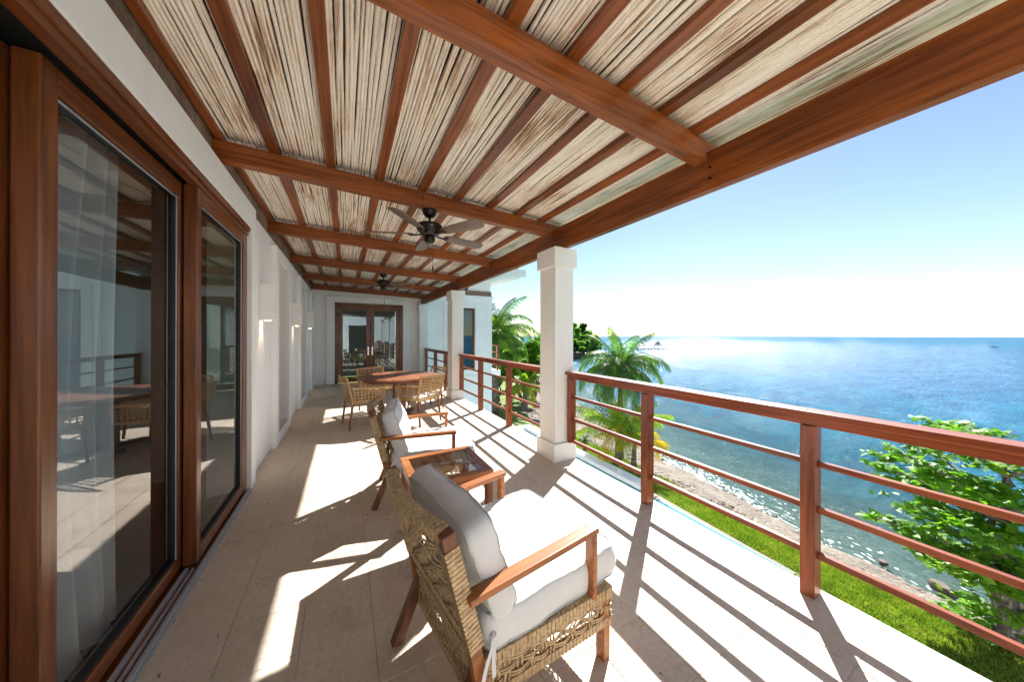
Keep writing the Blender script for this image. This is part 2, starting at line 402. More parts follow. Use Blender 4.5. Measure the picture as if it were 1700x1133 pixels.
fc = ramp(nt, lw_.outputs['Facing'], [(.0, (.015,)*3), (.55, (.015,)*3), (.76, (.022,)*3), (.88, (.05,)*3), (.95, (.10,)*3), (.985, (.17,)*3), (1, (.22,)*3)])
m3 = nt.nodes.new('ShaderNodeMixShader'); nt.links.new(fc, m3.inputs[0]); nt.links.new(m2.outputs[0], m3.inputs[1]); nt.links.new(gl.outputs[0], m3.inputs[2])
nt.links.new(m3.outputs[0], out.inputs[0])
m, nt, bs = newmat("pool_water"); M_pool = m
bs.inputs['Base Color'].default_value = (.02,.24,.31,1); bs.inputs['Roughness'].default_value = .05; bs.inputs['IOR'].default_value = 1.33
bump(nt, bs, tex(nt, (1,1,1), 5, 3, .5, 'Position'), .3, .03)
m, nt, bs = newmat("foam"); M_foam = m; bs.inputs['Base Color'].default_value = (.85,.88,.9,1); bs.inputs['Roughness'].default_value = .6
m, nt, bs = newmat("lamp_glow"); M_glow = m
bs.inputs['Emission Color'].default_value = (1,.72,.42,1); bs.inputs['Emission Strength'].default_value = 6

# ------------------------------------------------------------------ coast shape
SY = [-3000,-200,-50,.5,2,3.6,6,9,13,17.6,26,45,60,74,84,92,100,112,140,3000]
SX = [-60,-20,9.5,11.5,11.85,12.0,12.5,13.1,14.4,16.3,20,30,46,70,74,62,40,-10,-600,-3000]
LYs = [-3000,-50,-10,.6,3,4.2,7.2,10.7,13,16,20,26,45,74,84,92,100,112,140,3000]
LXs = [-65,8,9.3,9.75,9.75,10.0,10.35,10.8,10.6,10.2,11.5,16,30,66,69,57,36,-14,-620,-3010]
def shX(y): return np.interp(y, SY, SX)
def lwX(y): return np.interp(y, LYs, LXs)
SEA = -4.6
ys = np.unique(np.concatenate([np.linspace(-60, -10, 20), np.arange(-10, 30, .2), np.linspace(30, 113, 110), np.array([-400,-160,-100,125,140,300])]))
def wob(x, y, s=1.0, a=1.0):
    return np.array([mnoise.noise(Vector((float(p) * s, float(q_) * s, 3.1))) for p, q_ in zip(np.ravel(x), np.ravel(y))]).reshape(np.shape(x)) * a
def strip(name, fx0, fx1, fz, us, mat, kind, smooth=True):
    Y_, U = np.meshgrid(ys, us, indexing='ij')
    x0 = fx0(ys)[:, None]; x1 = fx1(ys)[:, None]
    X_ = x0 + (x1 - x0) * U
    Z_ = fz(X_, Y_, U)
    V = np.stack([X_, Y_, Z_], -1).reshape(-1, 3)
    n, k = X_.shape; i, j = np.meshgrid(np.arange(n-1), np.arange(k-1), indexing='ij'); b = (i*k+j).ravel()
    F = np.stack([b, b+1, b+k+1, b+k], -1)
    return np_obj(name, V, F, mat, None, smooth, kind)
lawn_edge = lambda y: lwX(y) + wob(y, y, .9, .22) + wob(y, y, 3.1, .1)
ed = dict()
def z_lawn(X_, Y_, U):
    t = np.clip((X_ - 7.5) / 2.8, 0, 1); return -3.5 - .42 * t * t + wob(X_, Y_, .35, .05) * (1 - t*.3)
strip("lawn", lambda y: np.minimum(-60, lwX(y) - 30), lawn_edge, z_lawn, np.concatenate([[0,.3,.6], np.linspace(.75,1,70)]), M_lawn, 'structure')
shore = lambda y: shX(y) + wob(y, y, .45, .35)
def z_beach(X_, Y_, U):
    return -3.93 - .55 * U - .15 * np.clip(U-.8, 0, 1) + wob(X_, Y_, 1.4, .05) * np.minimum(1, U*5) + .0
strip("beach", lambda y: lawn_edge(y) - .02, lambda y: shore(y) + .25, z_beach, np.linspace(0,1,16), M_beach, 'structure')
def z_bed(X_, Y_, U):
    d = X_ - shore(Y_[:, 0])[:, None]; return -4.63 - .10 * d - .002 * d * d + wob(X_, Y_, .8, .05)
strip("seabed", lambda y: shore(y) + .2, lambda y: shore(y) + 26, z_bed, np.linspace(0,1,50)**1.4, M_bed, 'structure')
xs = np.unique(np.concatenate([np.arange(8, 30, .4), np.linspace(30, 110, 50), 110*1.25**np.arange(0, 22), [-3,-40,-150,-600,-3000]]))
yv = np.unique(np.concatenate([np.arange(-8, 34, .4), np.linspace(34, 150, 60), 150*1.3**np.arange(0, 17), [-12,-20,-35,-60,-120,-300,-900,-4000]]))
Yg, Xg = np.meshgrid(yv, xs, indexing='ij')
V = np.stack([Xg, Yg, np.full_like(Xg, SEA)], -1).reshape(-1, 3)
n, k = Xg.shape; i, j = np.meshgrid(np.arange(n-1), np.arange(k-1), indexing='ij'); b = (i*k+j).ravel()
sea = np_obj("sea", V, np.stack([b, b+1, b+k+1, b+k], -1), M_sea, None, True, 'structure')
dist = (Xg - shX(Yg)); dist = np.where(Yg > 84, np.maximum(dist, (Yg - 92)), dist)
dist = dist + wob(Xg, Yg, .25, 1.2) * np.clip(dist / 4, 0, 1)
da = sea.data.attributes.new('depth', 'FLOAT', 'POINT'); da.data.foreach_set('value', np.clip(dist / 55.0, 0, 1).ravel().astype(np.float32))
# ground under everything, to the horizon on the land side
# ------------------------------------------------------------------ terrace floor with tiles
fl = MB().box(-1.05, 2.455, -6.0, 10.9, -.32, -.011).build("terrace_floor", M_grout, kind='structure')
txe = [-.86,-.51,-.19,.13,.45,.76,1.07,1.37,1.70,2.03,2.47]
G = .0006
def tile_mb(x0, x1, L=.32, b=.0025):
    hx = (x1-x0)/2-G; hy = L/2-G
    mb = MB()
    v = [(-hx,-hy,-.016),(hx,-hy,-.016),(hx,hy,-.016),(-hx,hy,-.016),(-hx,-hy,-b),(hx,-hy,-b),(hx,hy,-b),(-hx,hy,-b),
         (-hx+b,-hy+b,0),(hx-b,-hy+b,0),(hx-b,hy-b,0),(-hx+b,hy-b,0)]
    f = [(0,1,5,4),(1,2,6,5),(2,3,7,6),(3,0,4,7),(4,5,9,8),(5,6,10,9),(6,7,11,10),(7,4,8,11),(8,9,10,11)]
    return mb.add(v, f)
tmesh = [tile_mb(txe[i], txe[i+1]).mesh("floor_tile", M_trav) for i in range(10)]
rest = MB()
y = 0.457 - .3185 * 20 + .16 ; rows = []
while y < 10.75: rows.append(y); y += .3185
vis = [r for r in rows if r > -.05][:30]
for r in rows:
    for i in range(10):
        cx = (txe[i] + txe[i+1]) / 2
        if r in vis:
            o = bpy.data.objects.new("floor_tile", tmesh[i]); COL.objects.link(o); o.parent = fl
            o.location = (cx, r, random.uniform(-.0008, .0004)); o.rotation_euler = (random.uniform(-.0008,.0008), random.uniform(-.0008,.0008), 0)
        else:
            tm = tile_mb(txe[i], txe[i+1]); rest.add([(a+cx, b_+r, c) for a, b_, c in tm.v], tm.f)
rest.build("floor_tiles", M_trav, fl, kind='stuff')

# ------------------------------------------------------------------ house wall on the left
hw = thing("house_wall", "long white plaster wall of the house with sliding doors and framed window niches", "wall", (-.86, 4, 0))
def W(mb, name, mat, parent=hw, **k):
    p = Vector((0,0,0)); q_ = parent
    while q_ is not None: p += q_.location; q_ = q_.parent
    mb.v = [(a - p.x, b_ - p.y, c - p.z) for a, b_, c in mb.v]
    return mb.build(name, mat, parent, **k)
# wall pieces (openings: windows at 3 casings, door -2..3.79)
WXF = -.86
wall = MB()
cas = [(4.98, 6.23), (7.37, 8.62), (9.76, 10.70)]
win = [(5.16, 6.03, .16, 2.5), (7.55, 8.42, .16, 2.5), (9.94, 10.55, .16, 2.5)]
wall.box(-1.12, WXF, 3.79, win[0][0], 0, 2.77)
wall.box(-1.12, WXF, win[0][1], win[1][0], 0, 2.77)
wall.box(-1.12, WXF, win[1][1], win[2][0], 0, 2.77)
wall.box(-1.12, WXF, win[2][1], 10.8, 0, 2.77)
for a, b_, z0, z1 in win:
    wall.box(-1.12, WXF, a, b_, 0, z0); wall.box(-1.12, WXF, a, b_, z1, 2.77)
wall.box(-1.12, WXF, -3, 3.79, 2.535, 2.77); wall.box(-1.12, WXF, -6, -3, 0, 3.1)
W(wall, "plaster_wall", M_white)
db = MB(); db.box(WXF, -.80, -3, 3.95, 2.535, 2.767); db.box(WXF-.001, -.795, 3.79, 3.95, 0, 2.535)
W(db, "door_surround", M_white, bevel=.006)
for (a, b_), (c, d, z0, z1) in zip(cas, win):
    cb = MB(); x0, x1 = WXF, -.795
    cb.box(x0, x1, a, c, 0, 2.68); cb.box(x0, x1, d, b_, 0, 2.68); cb.box(x0, x1, c, d, 0, z0); cb.box(x0, x1, c, d, z1, 2.68)
    o = W(cb, "window_casing", M_white, bevel=.005)
for c, d, z0, z1 in win:
    fb = MB(); x0, x1 = -1.11, -1.05
    fb.box(x0, x1, c, c+.06, z0, z1); fb.box(x0, x1, d-.06, d, z0, z1); fb.box(x0, x1, c+.06, d-.06, z0, z0+.06); fb.box(x0, x1, c+.06, d-.06, z1-.06, z1)
    wf = W(fb, "window", M_door_z)
    W(MB().add([(-1.08,c+.06,z0+.06),(-1.08,d-.06,z0+.06),(-1.08,d-.06,z1-.06),(-1.08,c+.06,z1-.06)],[(0,1,2,3)]), "pane", M_glass, wf)
st = MB()
yy = -3.0
sb = MB().box(-1.12, -.905, -3, 10.8, 2.77, 3.12); W(sb, "stone_band", M_stone)
# ------------------------------------------------------------------ sliding doors
sdn = thing("sliding_door", "dark wood sliding glass door with staggered panels and white sheer curtain behind", "sliding door", (-.9, 1.5, 0))
hd = MB(); hd.box(-.875, -.822, -3, 3.79, 2.455, 2.533); hd.box(-.822, -.805, -3, 3.77, 2.49, 2.5335)
W(hd, "head_frame", M_door_y, sdn, bevel=.004)
W(MB().box(-1.05, -.875, -3, 3.79, 2.50, 2.534), "head_track", M_black, sdn)
W(MB().box(-.875, -.835, 3.735, 3.79, .03, 2.455), "jamb_post", M_door_z, sdn, bevel=.004)
def slide_panel(xf, y0, y1, st_=.085, dp=.065, topz=2.455, name="door_panel"):
    z0, z1 = .035, topz
    f = MB(); f.box(xf-dp, xf, y0, y0+st_, z0, z1); f.box(xf-dp, xf, y1-st_-.015, y1, z0, z1)
    fr = W(f, name, M_door_z, sdn, bevel=.006)
    g = MB(); g.box(xf-dp, xf-.001, y0+st_, y1-st_-.015, z0, z0+.075); g.box(xf-dp, xf-.001, y0+st_, y1-st_-.015, z1-.095, z1)
    W(g, "rail", M_door_y, fr, bevel=.006)
    gk = MB(); a, b_ = y0+st_, y1-st_-.015; zc, zd = z0+.075, z1-.095
    for args in ((a, a+.012, zc, zd), (b_-.012, b_, zc, zd), (a+.012, b_-.012, zc, zc+.012), (a+.012, b_-.012, zd-.012, zd)):
        gk.box(xf-.045, xf-.012, args[0], args[1], args[2], args[3])
    W(gk, "gasket", M_black, fr)
    ga = MB().box(xf-.0125, xf-.009, b_-.016, b_-.006, zc, zd); ga.box(xf-.0125, xf-.009, a, b_, zd-.016, zd-.008); W(ga, "spacer_strip", M_alu, fr)
    W(MB().add([(xf-.03, a, zc), (xf-.03, b_, zc), (xf-.03, b_, zd), (xf-.03, a, zd)], [(0,1,2,3)]), "pane", M_glass, fr)
    return fr
slide_panel(-.832, 2.665, 3.735, .07)
slide_panel(-.905, 1.665, 2.735, .075)
slide_panel(-.978, .62, 1.72, .075)
slide_panel(-.978, -1.6, -.5, .075)
slide_panel(-.905, -.5, .62, .075)
tk = MB()
tk.box(-.98, -.80, -3, 3.79, -.010, .006)
W(tk, "sill_plate", M_door_y, sdn)
tk = MB(); tk.box(-.822, -.803, -3, 3.785, .006, .022); tk.box(-.803, -.786, -3, 3.785, -.008, .008)
W(tk, "bottom_track", M_alu, sdn, bevel=.002)
tk = MB(); tk.box(-.884, -.868, -3, 2.66, .006, .028); tk.box(-.955, -.941, -3, 1.7, .006, .028); tk.box(-.85,-.838,-3,2.66,.006,.02)
W(tk, "track_rib", M_alu, sdn)
# interior room
rm = thing("living_room", "dim room seen through the sliding glass doors", "room", (-3, 1, 0))
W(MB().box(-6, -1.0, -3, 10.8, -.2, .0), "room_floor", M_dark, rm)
rw = MB(); rw.box(-6.1, -6, -3, 10.8, 0, 2.9); rw.box(-6, -4.6, -3.1, -3, 0, 2.9); rw.box(-4.6, -1.12, -3.1, -3, 2.5, 2.9); rw.box(-6, -1.12, 4.4, 4.5, 0, 2.9); rw.box(-6.1, -1.0, -3.1, 10.9, 2.9, 3.0)  # unseen opening left in the side wall to let daylight onto the curtain
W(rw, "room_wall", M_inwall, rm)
cu = MB(); NC = 150; rows_ = 26
def curtain(y0, y1, x, mat, label, amp=.045, k=5):
    V = []; F = []
    for r in range(rows_+1):
        z = .015 + (2.44-.015) * r / rows_
        sq = 1.0 - .10 * math.sin(math.pi * min(1, z/2.4)) 
        for c in range(NC+1):
            t = c / NC
            yv_ = y0 + (y1-y0) * t * sq + .012*math.sin(z*3+t*9)
            ph = t * k * 2*math.pi + .5*math.sin(z*1.3) + 1.3*math.sin(t*7)
            xx = x + amp*math.sin(ph) + .012*math.sin(ph*2.3+z*2) + (max(0,.25-z)*.35*mnoise.noise(Vector((t*6,z*9,1))))
            V.append((xx, yv_, z))
    k_ = NC+1
    for r in range(rows_):
        for c in range(NC): F.append((r*k_+c, r*k_+c+1, (r+1)*k_+c+1, (r+1)*k_+c))
    o = np_obj("curtain", V, F, mat, None, True); return tag(o, label, "curtain", None)
curtain(1.46, 2.38, -1.07, M_curt, "white sheer curtain hanging in folds behind the nearest glass door panel")

# ------------------------------------------------------------------ end wall with double door
ew = thing("end_wall", "white end wall of the terrace around a double door", "wall", (1, 10.8, 0))
e = MB()
e.box(-1.12, -.30, 10.8, 11.05, -.3, 2.80); e.box(1.69, 2.47, 10.8, 11.05, -.3, 2.80); e.box(-.30, 1.69, 10.8, 11.05, 2.515, 2.80)
e.box(-1.12, 2.30, 10.8, 11.05, 2.80, 3.2)
W(e, "plaster_wall", M_white, ew)
e = MB(); e.box(-.52, -.30, 10.74, 10.80, 0, 2.70); e.box(1.69, 1.88, 10.74, 10.8, 0, 2.70); e.box(-.30, 1.69, 10.74, 10.8, 2.515, 2.70)
W(e, "door_casing", M_white, ew, bevel=.006)
dd = thing("double_door", "brown wooden double door with tall glass panes and steel handles", "door", (.69, 10.8, 0))
e = MB(); e.box(-.295, -.20, 10.79, 10.88, 0, 2.51); e.box(1.59, 1.685, 10.79, 10.88, 0, 2.51); e.box(-.20, 1.59, 10.79, 10.88, 2.42, 2.51)
W(e, "door_frame", M_door_z, dd, bevel=.004)
for s, (a, b_) in enumerate(((-.195, .690), (.700, 1.585))):
    e = MB(); t = .115; z0, z1 = .02, 2.415
    e.box(a, a+t, 10.80, 10.86, z0, z1); e.box(b_-t, b_, 10.80, 10.86, z0, z1); e.box(a+t, b_-t, 10.80, 10.86, z0, z0+.16); e.box(a+t, b_-t, 10.80, 10.86, z1-.12, z1)
    lf = W(e, "door_leaf", M_door_z, dd, bevel=.004)
    W(MB().add([(a+t, 10.83, z0+.16), (b_-t, 10.83, z0+.16), (b_-t, 10.83, z1-.12), (a+t, 10.83, z1-.12)], [(0,1,2,3)]), "pane", M_glass_end, lf)
    hx = b_ - .055 if s == 0 else a + .055
    h = MB(); h.box(hx-.02, hx+.02, 10.785, 10.798, .86, 1.12); h.tube([(hx,10.785,1.03),(hx,10.745,1.03),(hx+(.0),10.74,1.03),(hx+(-.1 if s==0 else .1),10.735,1.03)], .010, 8)
    W(h, "handle", M_steel, lf)
    for zz in (.25, 1.2, 2.15):
        hx2 = a-.02 if s == 0 else b_+.02
        W(MB().box(hx2-.03, hx2+.05 if s==0 else hx2+.03, 10.775, 10.799, zz-.035, zz+.035), "hinge", M_black, lf)
W(MB().box(-.3, 1.69, 12.6, 12.7, 0, 2.6), "back_panel", M_inwall, dd)

# unseen wall behind the viewer, set in the sun to bounce light; shows in reflections
bw = thing("rear_wall", "white wall closing the open terrace behind the viewer", "wall", (1, -6, 0))
e = MB(); e.box(-1.12, .2, -6.2, -6.0, -.3, 3.0); e.box(1.5, 5.47, -6.2, -6.0, -3.7, 3.0); e.box(.2, 1.5, -6.2, -6.0, 2.3, 3.0); e.box(.2, 1.5, -6.2, -6.0, -3.7, 0)
W(e, "plaster_wall", M_white, bw)
W(MB().box(.2, 1.5, -6.15, -6.08, 0, 2.3), "dark_window", M_black, bw)

# ------------------------------------------------------------------ sconces
def sconce(y, label):
    t = thing("wall_sconce", label, "wall lamp", (WXF, y, 1.67), 0, "white box sconces along the house wall")
    b_ = MB(); zt = .42
    b_.box(.001, .14, 0, .20, 0, zt)
    b_.build("lamp_box", M_sconce, t, bevel=.004)
    MB().lathe([(.03, -.006), (.03, -.001)], 16, (.06, .10, 0)).build("bulb", M_glow, t)
    l = bpy.data.lights.new("sconce_light", 'SPOT'); l.energy = 2.2; l.color = (1,.75,.45); l.spot_size = R(80); l.spot_blend = .8; l.shadow_soft_size = .02
    lo = bpy.data.objects.new("sconce_light", l); COL.objects.link(lo); lo.parent = t; lo.location = (.05, .10, -.012); lo.rotation_euler = (0, R(12), 0)
sconce(4.383, "white box wall lamp glowing below, nearest the sliding door")
sconce(6.77, "white box wall lamp between the first and second window casing")
sconce(9.165, "white box wall lamp farthest along the house wall, close to the end wall")

# ------------------------------------------------------------------ columns
def column(y0, y1, label, half=False):
    c = thing("column", label, "column", (2.315, (y0+y1)/2, 0), 0, "square white columns along the terrace edge")
    hy = (y1-y0)/2
    MB().box(-.168, .168, -hy, hy, .0, .215).build("base", M_white, c, bevel=.006)
    MB().box(-.138, .138, -hy+.03, hy-.03, .215, 2.33).build("shaft", M_white, c, bevel=.005)
    MB().box(-.168, .168, -hy, hy, 2.33, 2.556).build("capital", M_white, c, bevel=.006)
column(2.88, 3.26, "thick square white column nearest, standing beside the glass side table")
column(6.85, 7.25, "square white column behind the dining chairs at the railing")
column(10.42, 10.795, "square white column against the end wall, farthest of the row")
column(-1.10, -.72, "square white column behind the viewer at the terrace edge")

# ------------------------------------------------------------------ pergola
pg = thing("pergola", "varnished wooden pergola roof with whitewashed cane ceiling over the terrace", "pergola", (0, 0, 2.6))
def zb(x): return 2.865 - .03 * (x + .88)
BY = [-.645, 1.255, 3.15, 5.05, 6.95, 8.85, 10.70]
BT = .088
def sheared(mb, x0, x1, y0, y1, dz0, dz1):
    mb.hexa([(x0,y0,zb(x0)+dz0),(x1,y0,zb(x1)+dz0),(x1,y1,zb(x1)+dz0),(x0,y1,zb(x0)+dz0),(x0,y0,zb(x0)+dz1),(x1,y0,zb(x1)+dz1),(x1,y1,zb(x1)+dz1),(x0,y1,zb(x0)+dz1)])
    return mb
for y in BY:
    W(sheared(MB(), -.91, 2.30, y, y+BT, 0, .155), "cross_beam", M_beam_x, pg, bevel=.004)
    W(sheared(MB(), 2.30, 2.50, y+.003, y+BT-.003, .07, .154), "beam_end", M_beam_x, pg)
W(MB().box(2.30, 2.372, -.66, 10.795, 2.560, 2.828), "edge_beam", M_beam_y, pg, bevel=.004)
W(MB().box(2.285, 2.30, -.66, 10.795, 2.812, 2.829), "edge_strip", M_beam_y, pg)
bt_ = MB()
for y in BY[1:-1]:
    for dz in (.03, -.05):
        bt_.lathe([(.011,0),(.011,.004),(.006,.006)], 8, (0,0,0)); n0 = len(bt_.v)-24
        for i_ in range(n0, len(bt_.v)):
            a_, b2, c2 = bt_.v[i_]; bt_.v[i_] = (2.2995 - c2, y - .02 + a_, 2.69 + dz + b2)
W(bt_, "bolts", M_bronze, pg)
PX = [(-.889,-.838),(-.558,-.484),(-.155,-.087),(.247,.316),(.648,.722),(1.015,1.088),(1.40,1.468),(1.772,1.842),(2.115,2.193)]
for a, b_ in PX:
    m_ = MB(); n_ = 14
    for k in range(n_):
        ya, yb = -.7 + 11.5*k/n_, -.7 + 11.5*(k+1)/n_
        ja = .006*mnoise.noise(Vector((a*9, ya, 0))); jb = .006*mnoise.noise(Vector((a*9, yb, 0)))
        z0, z1 = zb(a)+.156, zb(b_)+.190
        m_.hexa([(a+ja,ya,z0),(b_+ja,ya,z0-.002),(b_+jb,yb,z0-.002),(a+jb,yb,z0),(a+ja,ya,z1),(b_+ja,ya,z1),(b_+jb,yb,z1),(a+jb,yb,z1)])
    W(m_, "purlin", M_beam_y, pg)
# canes
def cane_mesh(L, r, seed, n=6, seg=9):
    rnd = random.Random(seed); mb = MB(); pts = []; rs = []
    node = rnd.uniform(.12, .3)
    for k in range(seg+1):
        t = k/seg; yy_ = L*t
        pts.append((.0035*math.sin(t*5+seed)+rnd.uniform(-.001,.001), yy_, .0025*math.sin(t*7+seed*2)))
        rs.append(r*(1.0+rnd.uniform(-.06,.06))*(1.12-.22*t))
    # nodes: short swollen rings
    P = []; Q = []
    for k in range(seg):
        P.append(pts[k]); Q.append(rs[k])
        if rnd.random() < .75:
            a = Vector(pts[k]); b_ = Vector(pts[k+1]); m_ = a.lerp(b_, rnd.uniform(.35,.65)); d = (b_-a).normalized()*.008
            rm_ = (rs[k]+rs[k+1])/2
            P += [tuple(m_-d), tuple(m_), tuple(m_+d)]; Q += [rm_*.98, rm_*1.13, rm_*.98]
    P.append(pts[-1]); Q.append(rs[-1])
    return mb.tube(P, Q, n)
def bays():
    B = [b for b in BY]
    out = []
    for i in range(len(B)-1):
        a = B[i] + BT; out.append((a-.03, B[i+1]+.06))
    return out
bay = bays()
variants = [(cane_mesh(1.0, 1.0/90, s)) for s in range(14)]
vmesh = [v.mesh("cane", M_cane, True) for v in variants]
joined = MB(); ncane = 0
for bi, (ya, yb) in enumerate(bay):
    x = -.865; L = yb - ya
    near = bi in (0, 1)
    while x < 2.545:
        r = random.uniform(.0094, .0124)
        if random.random() < .06: r *= 1.25
        xc = x + r
        zc = zb(xc) + .192 + r + random.uniform(0, .004)
        yl = ya + random.uniform(-.01, .0); LL = L + random.uniform(-.01, .012)
        tilt = random.uniform(-.0022, .0022); flip = random.random() < .5
        vi = random.randrange(14); sc = r*90
        if near and ncane < 300:
            o = bpy.data.objects.new("cane", vmesh[vi]); COL.objects.link(o); o.parent = pg
            o.location = (xc, yl if not flip else yl+LL, zc-2.6); o.scale = (sc, LL if not flip else -LL, sc); o.rotation_euler = (0, 0, tilt); ncane += 1
        else:
            mv = variants[vi]
            joined.add([(xc + vx*sc - tilt*vy*LL, yl + (vy if not flip else 1-vy)*LL, zc + vz*sc) for vx, vy, vz in mv.v], mv.f)
        x += 2*r + random.uniform(.0, .0026)
o = W(joined, "canes", M_cane, pg, smooth=True, kind='stuff')
bk = MB(); bk.hexa([(-.95,-.7,zb(-.95)+.235),(2.57,-.7,zb(2.57)+.235),(2.57,10.8,zb(2.57)+.235),(-.95,10.8,zb(-.95)+.235)] + [(-.95,-.7,zb(-.95)+.26),(2.57,-.7,zb(2.57)+.26),(2.57,10.8,zb(2.57)+.26),(-.95,10.8,zb(-.95)+.26)])
W(bk, "roof_sheet", M_back, pg)

# ------------------------------------------------------------------ ceiling fans
def make_fan(x, yb_, label):
    zt = zb(x)
    t = thing("ceiling_fan", label, "ceiling fan", (x, yb_+.045, zt), 0, "ceiling fans under the pergola")
    MB().box(-.075, .075, -.055, .055, -.006, .150).build("mount_block", M_beam_x, t, bevel=.003)
    MB().lathe([(.02,-.085),(.045,-.078),(.068,-.05),(.074,-.02),(.074,-.0065)], 28).build("canopy", M_bronze, t, smooth=True)
    MB().tube([(0,0,-.08),(0,0,-.15)], .012, 12).build("downrod", M_bronze, t, smooth=True)
    MB().lathe([(.03,-.285),(.075,-.275),(.10,-.25),(.125,-.225),(.135,-.19),(.125,-.165),(.08,-.148),(.03,-.142),(.018,-.13)], 32).build("motor_housing", M_bronze, t, smooth=True)
    MB().lathe([(.012,-.355),(.035,-.35),(.055,-.33),(.058,-.30),(.05,-.284)], 24).build("switch_cup", M_bronze, t, smooth=True)
    MB().lathe([(.001,-.005),(.002,0),(.018,.004)], 12, (0,0,0)).build("badge", M_steel, t, loc=(-.01,-.131,-.205))
    for k in range(5):
        a = R(-58 + 72*k)
        arm = MB(); arm.bar((.05,0,-.262),(.15,0,-.272),.026,.010); arm.bar((.15,-.0,-.272),(.20,.028,-.268),.014,.010); arm.bar((.15,0,-.272),(.20,-.028,-.268),.014,.010)
        arm.tube([(.195+.022*math.cos(q_), .0+.034*math.sin(q_), -.267) for q_ in np.linspace(0, 2*math.pi, 13)], .006, 6, False)
        ir = arm.build("blade_iron", M_bronze, t, bevel=.002); ir.rotation_euler = (0,0,a)
        bl = MB(); n_ = 12; top = []; P = []
        for i in range(n_+1):
            u = i/n_; xx = .17 + .50*u
            wd = .048 + .024*math.sin(min(1,u*1.25)*math.pi*.5)
            if u > .9: wd *= math.sqrt(max(0.05, 1-((u-.9)/.1)**2*.75))
            if u < .08: wd *= .65 + .35*u/.08
            for s_ in (-1, 1):
                for z_ in (-.003, .003):
                    yy_ = s_*wd; P.append((xx, yy_, -.258 + z_ - yy_*math.tan(R(13))))
        F = []
        for i in range(n_):
            b0, b1 = 4*i, 4*i+4
            F += [(b0,b0+2,b1+2,b1),(b0+1,b1+1,b1+3,b0+3),(b0,b1,b1+1,b0+1),(b0+2,b0+3,b1+3,b1+2)]
        F += [(0,1,3,2),(4*n_,4*n_+2,4*n_+3,4*n_+1)]
        bl.add(P, F); bo = bl.build("blade", M_blade, t); bo.rotation_euler = (0,0,a)
    ch = MB(); ch.tube([(.02,-.05,-.33),(.021,-.052,-.60)], .0016, 5); ch.tube([(.021,-.052,-.60),(.021,-.052,-.66)], .006, 8)
    ch.build("pull_chain", M_bronze, t)
    return t
make_fan(.765, 3.15, "dark five-blade ceiling fan under the beam nearest the viewer")
make_fan(.70, 6.95, "small looking dark ceiling fan farther back, near the end wall")

# ------------------------------------------------------------------ railings
def railing(y0, y1, posts, label, name="railing"):
    t = thing(name, label, "railing", (2.385, (y0+y1)/2, 0), 0, "red wooden railings between the columns")
    cy = (y0+y1)/2
    def B(x0,x1,ya,yb,z0,z1,nm,mat,bv=.003):
        MB().box(x0-2.385,x1-2.385,ya-cy,yb-cy,z0,z1).build(nm, mat, t, bevel=bv)
    B(2.325,2.455,y0,y1,1.030,1.068,"top_cap",M_rail_y,.005)
    B(2.350,2.430,y0+.03,y1-.03,.985,1.030,"top_rail",M_rail_y)
    for py, pw in posts: B(2.335,2.430,py-pw/2,py+pw/2,.0005 if pw>.05 else .22,.985,"post",M_rail_z,.004)
    ps = sorted(posts)
    for (pa, wa), (pb, wb) in zip(ps[:-1], ps[1:]):
        for z0, z1 in ((.751,.782),(.487,.520),(.223,.257)):
            B(2.368,2.402,pa+wa/2,pb-wb/2,z0,z1,"bar",M_rail_y)
    return t
railing(-.71, 2.915, [(-.66,.04),(-.37,.066),(.717,.066),(1.810,.066),(2.855,.045)], "red wooden railing nearest the viewer, in front of the sea and the broad-leaved tree")
railing(3.225, 6.88, [(3.29,.045),(4.45,.066),(5.66,.066),(6.80,.045)], "red wooden railing of the middle bay between the two nearest columns")
railing(7.22, 10.45, [(7.30,.045),(8.10,.066),(9.17,.066),(10.36,.045)], "red wooden railing of the far bay beyond the second column")
railing(-5.98, -1.09, [(-5.9,.045),(-4.7,.066),(-3.5,.066),(-2.3,.066),(-1.16,.045)], "red wooden railing behind the viewer")

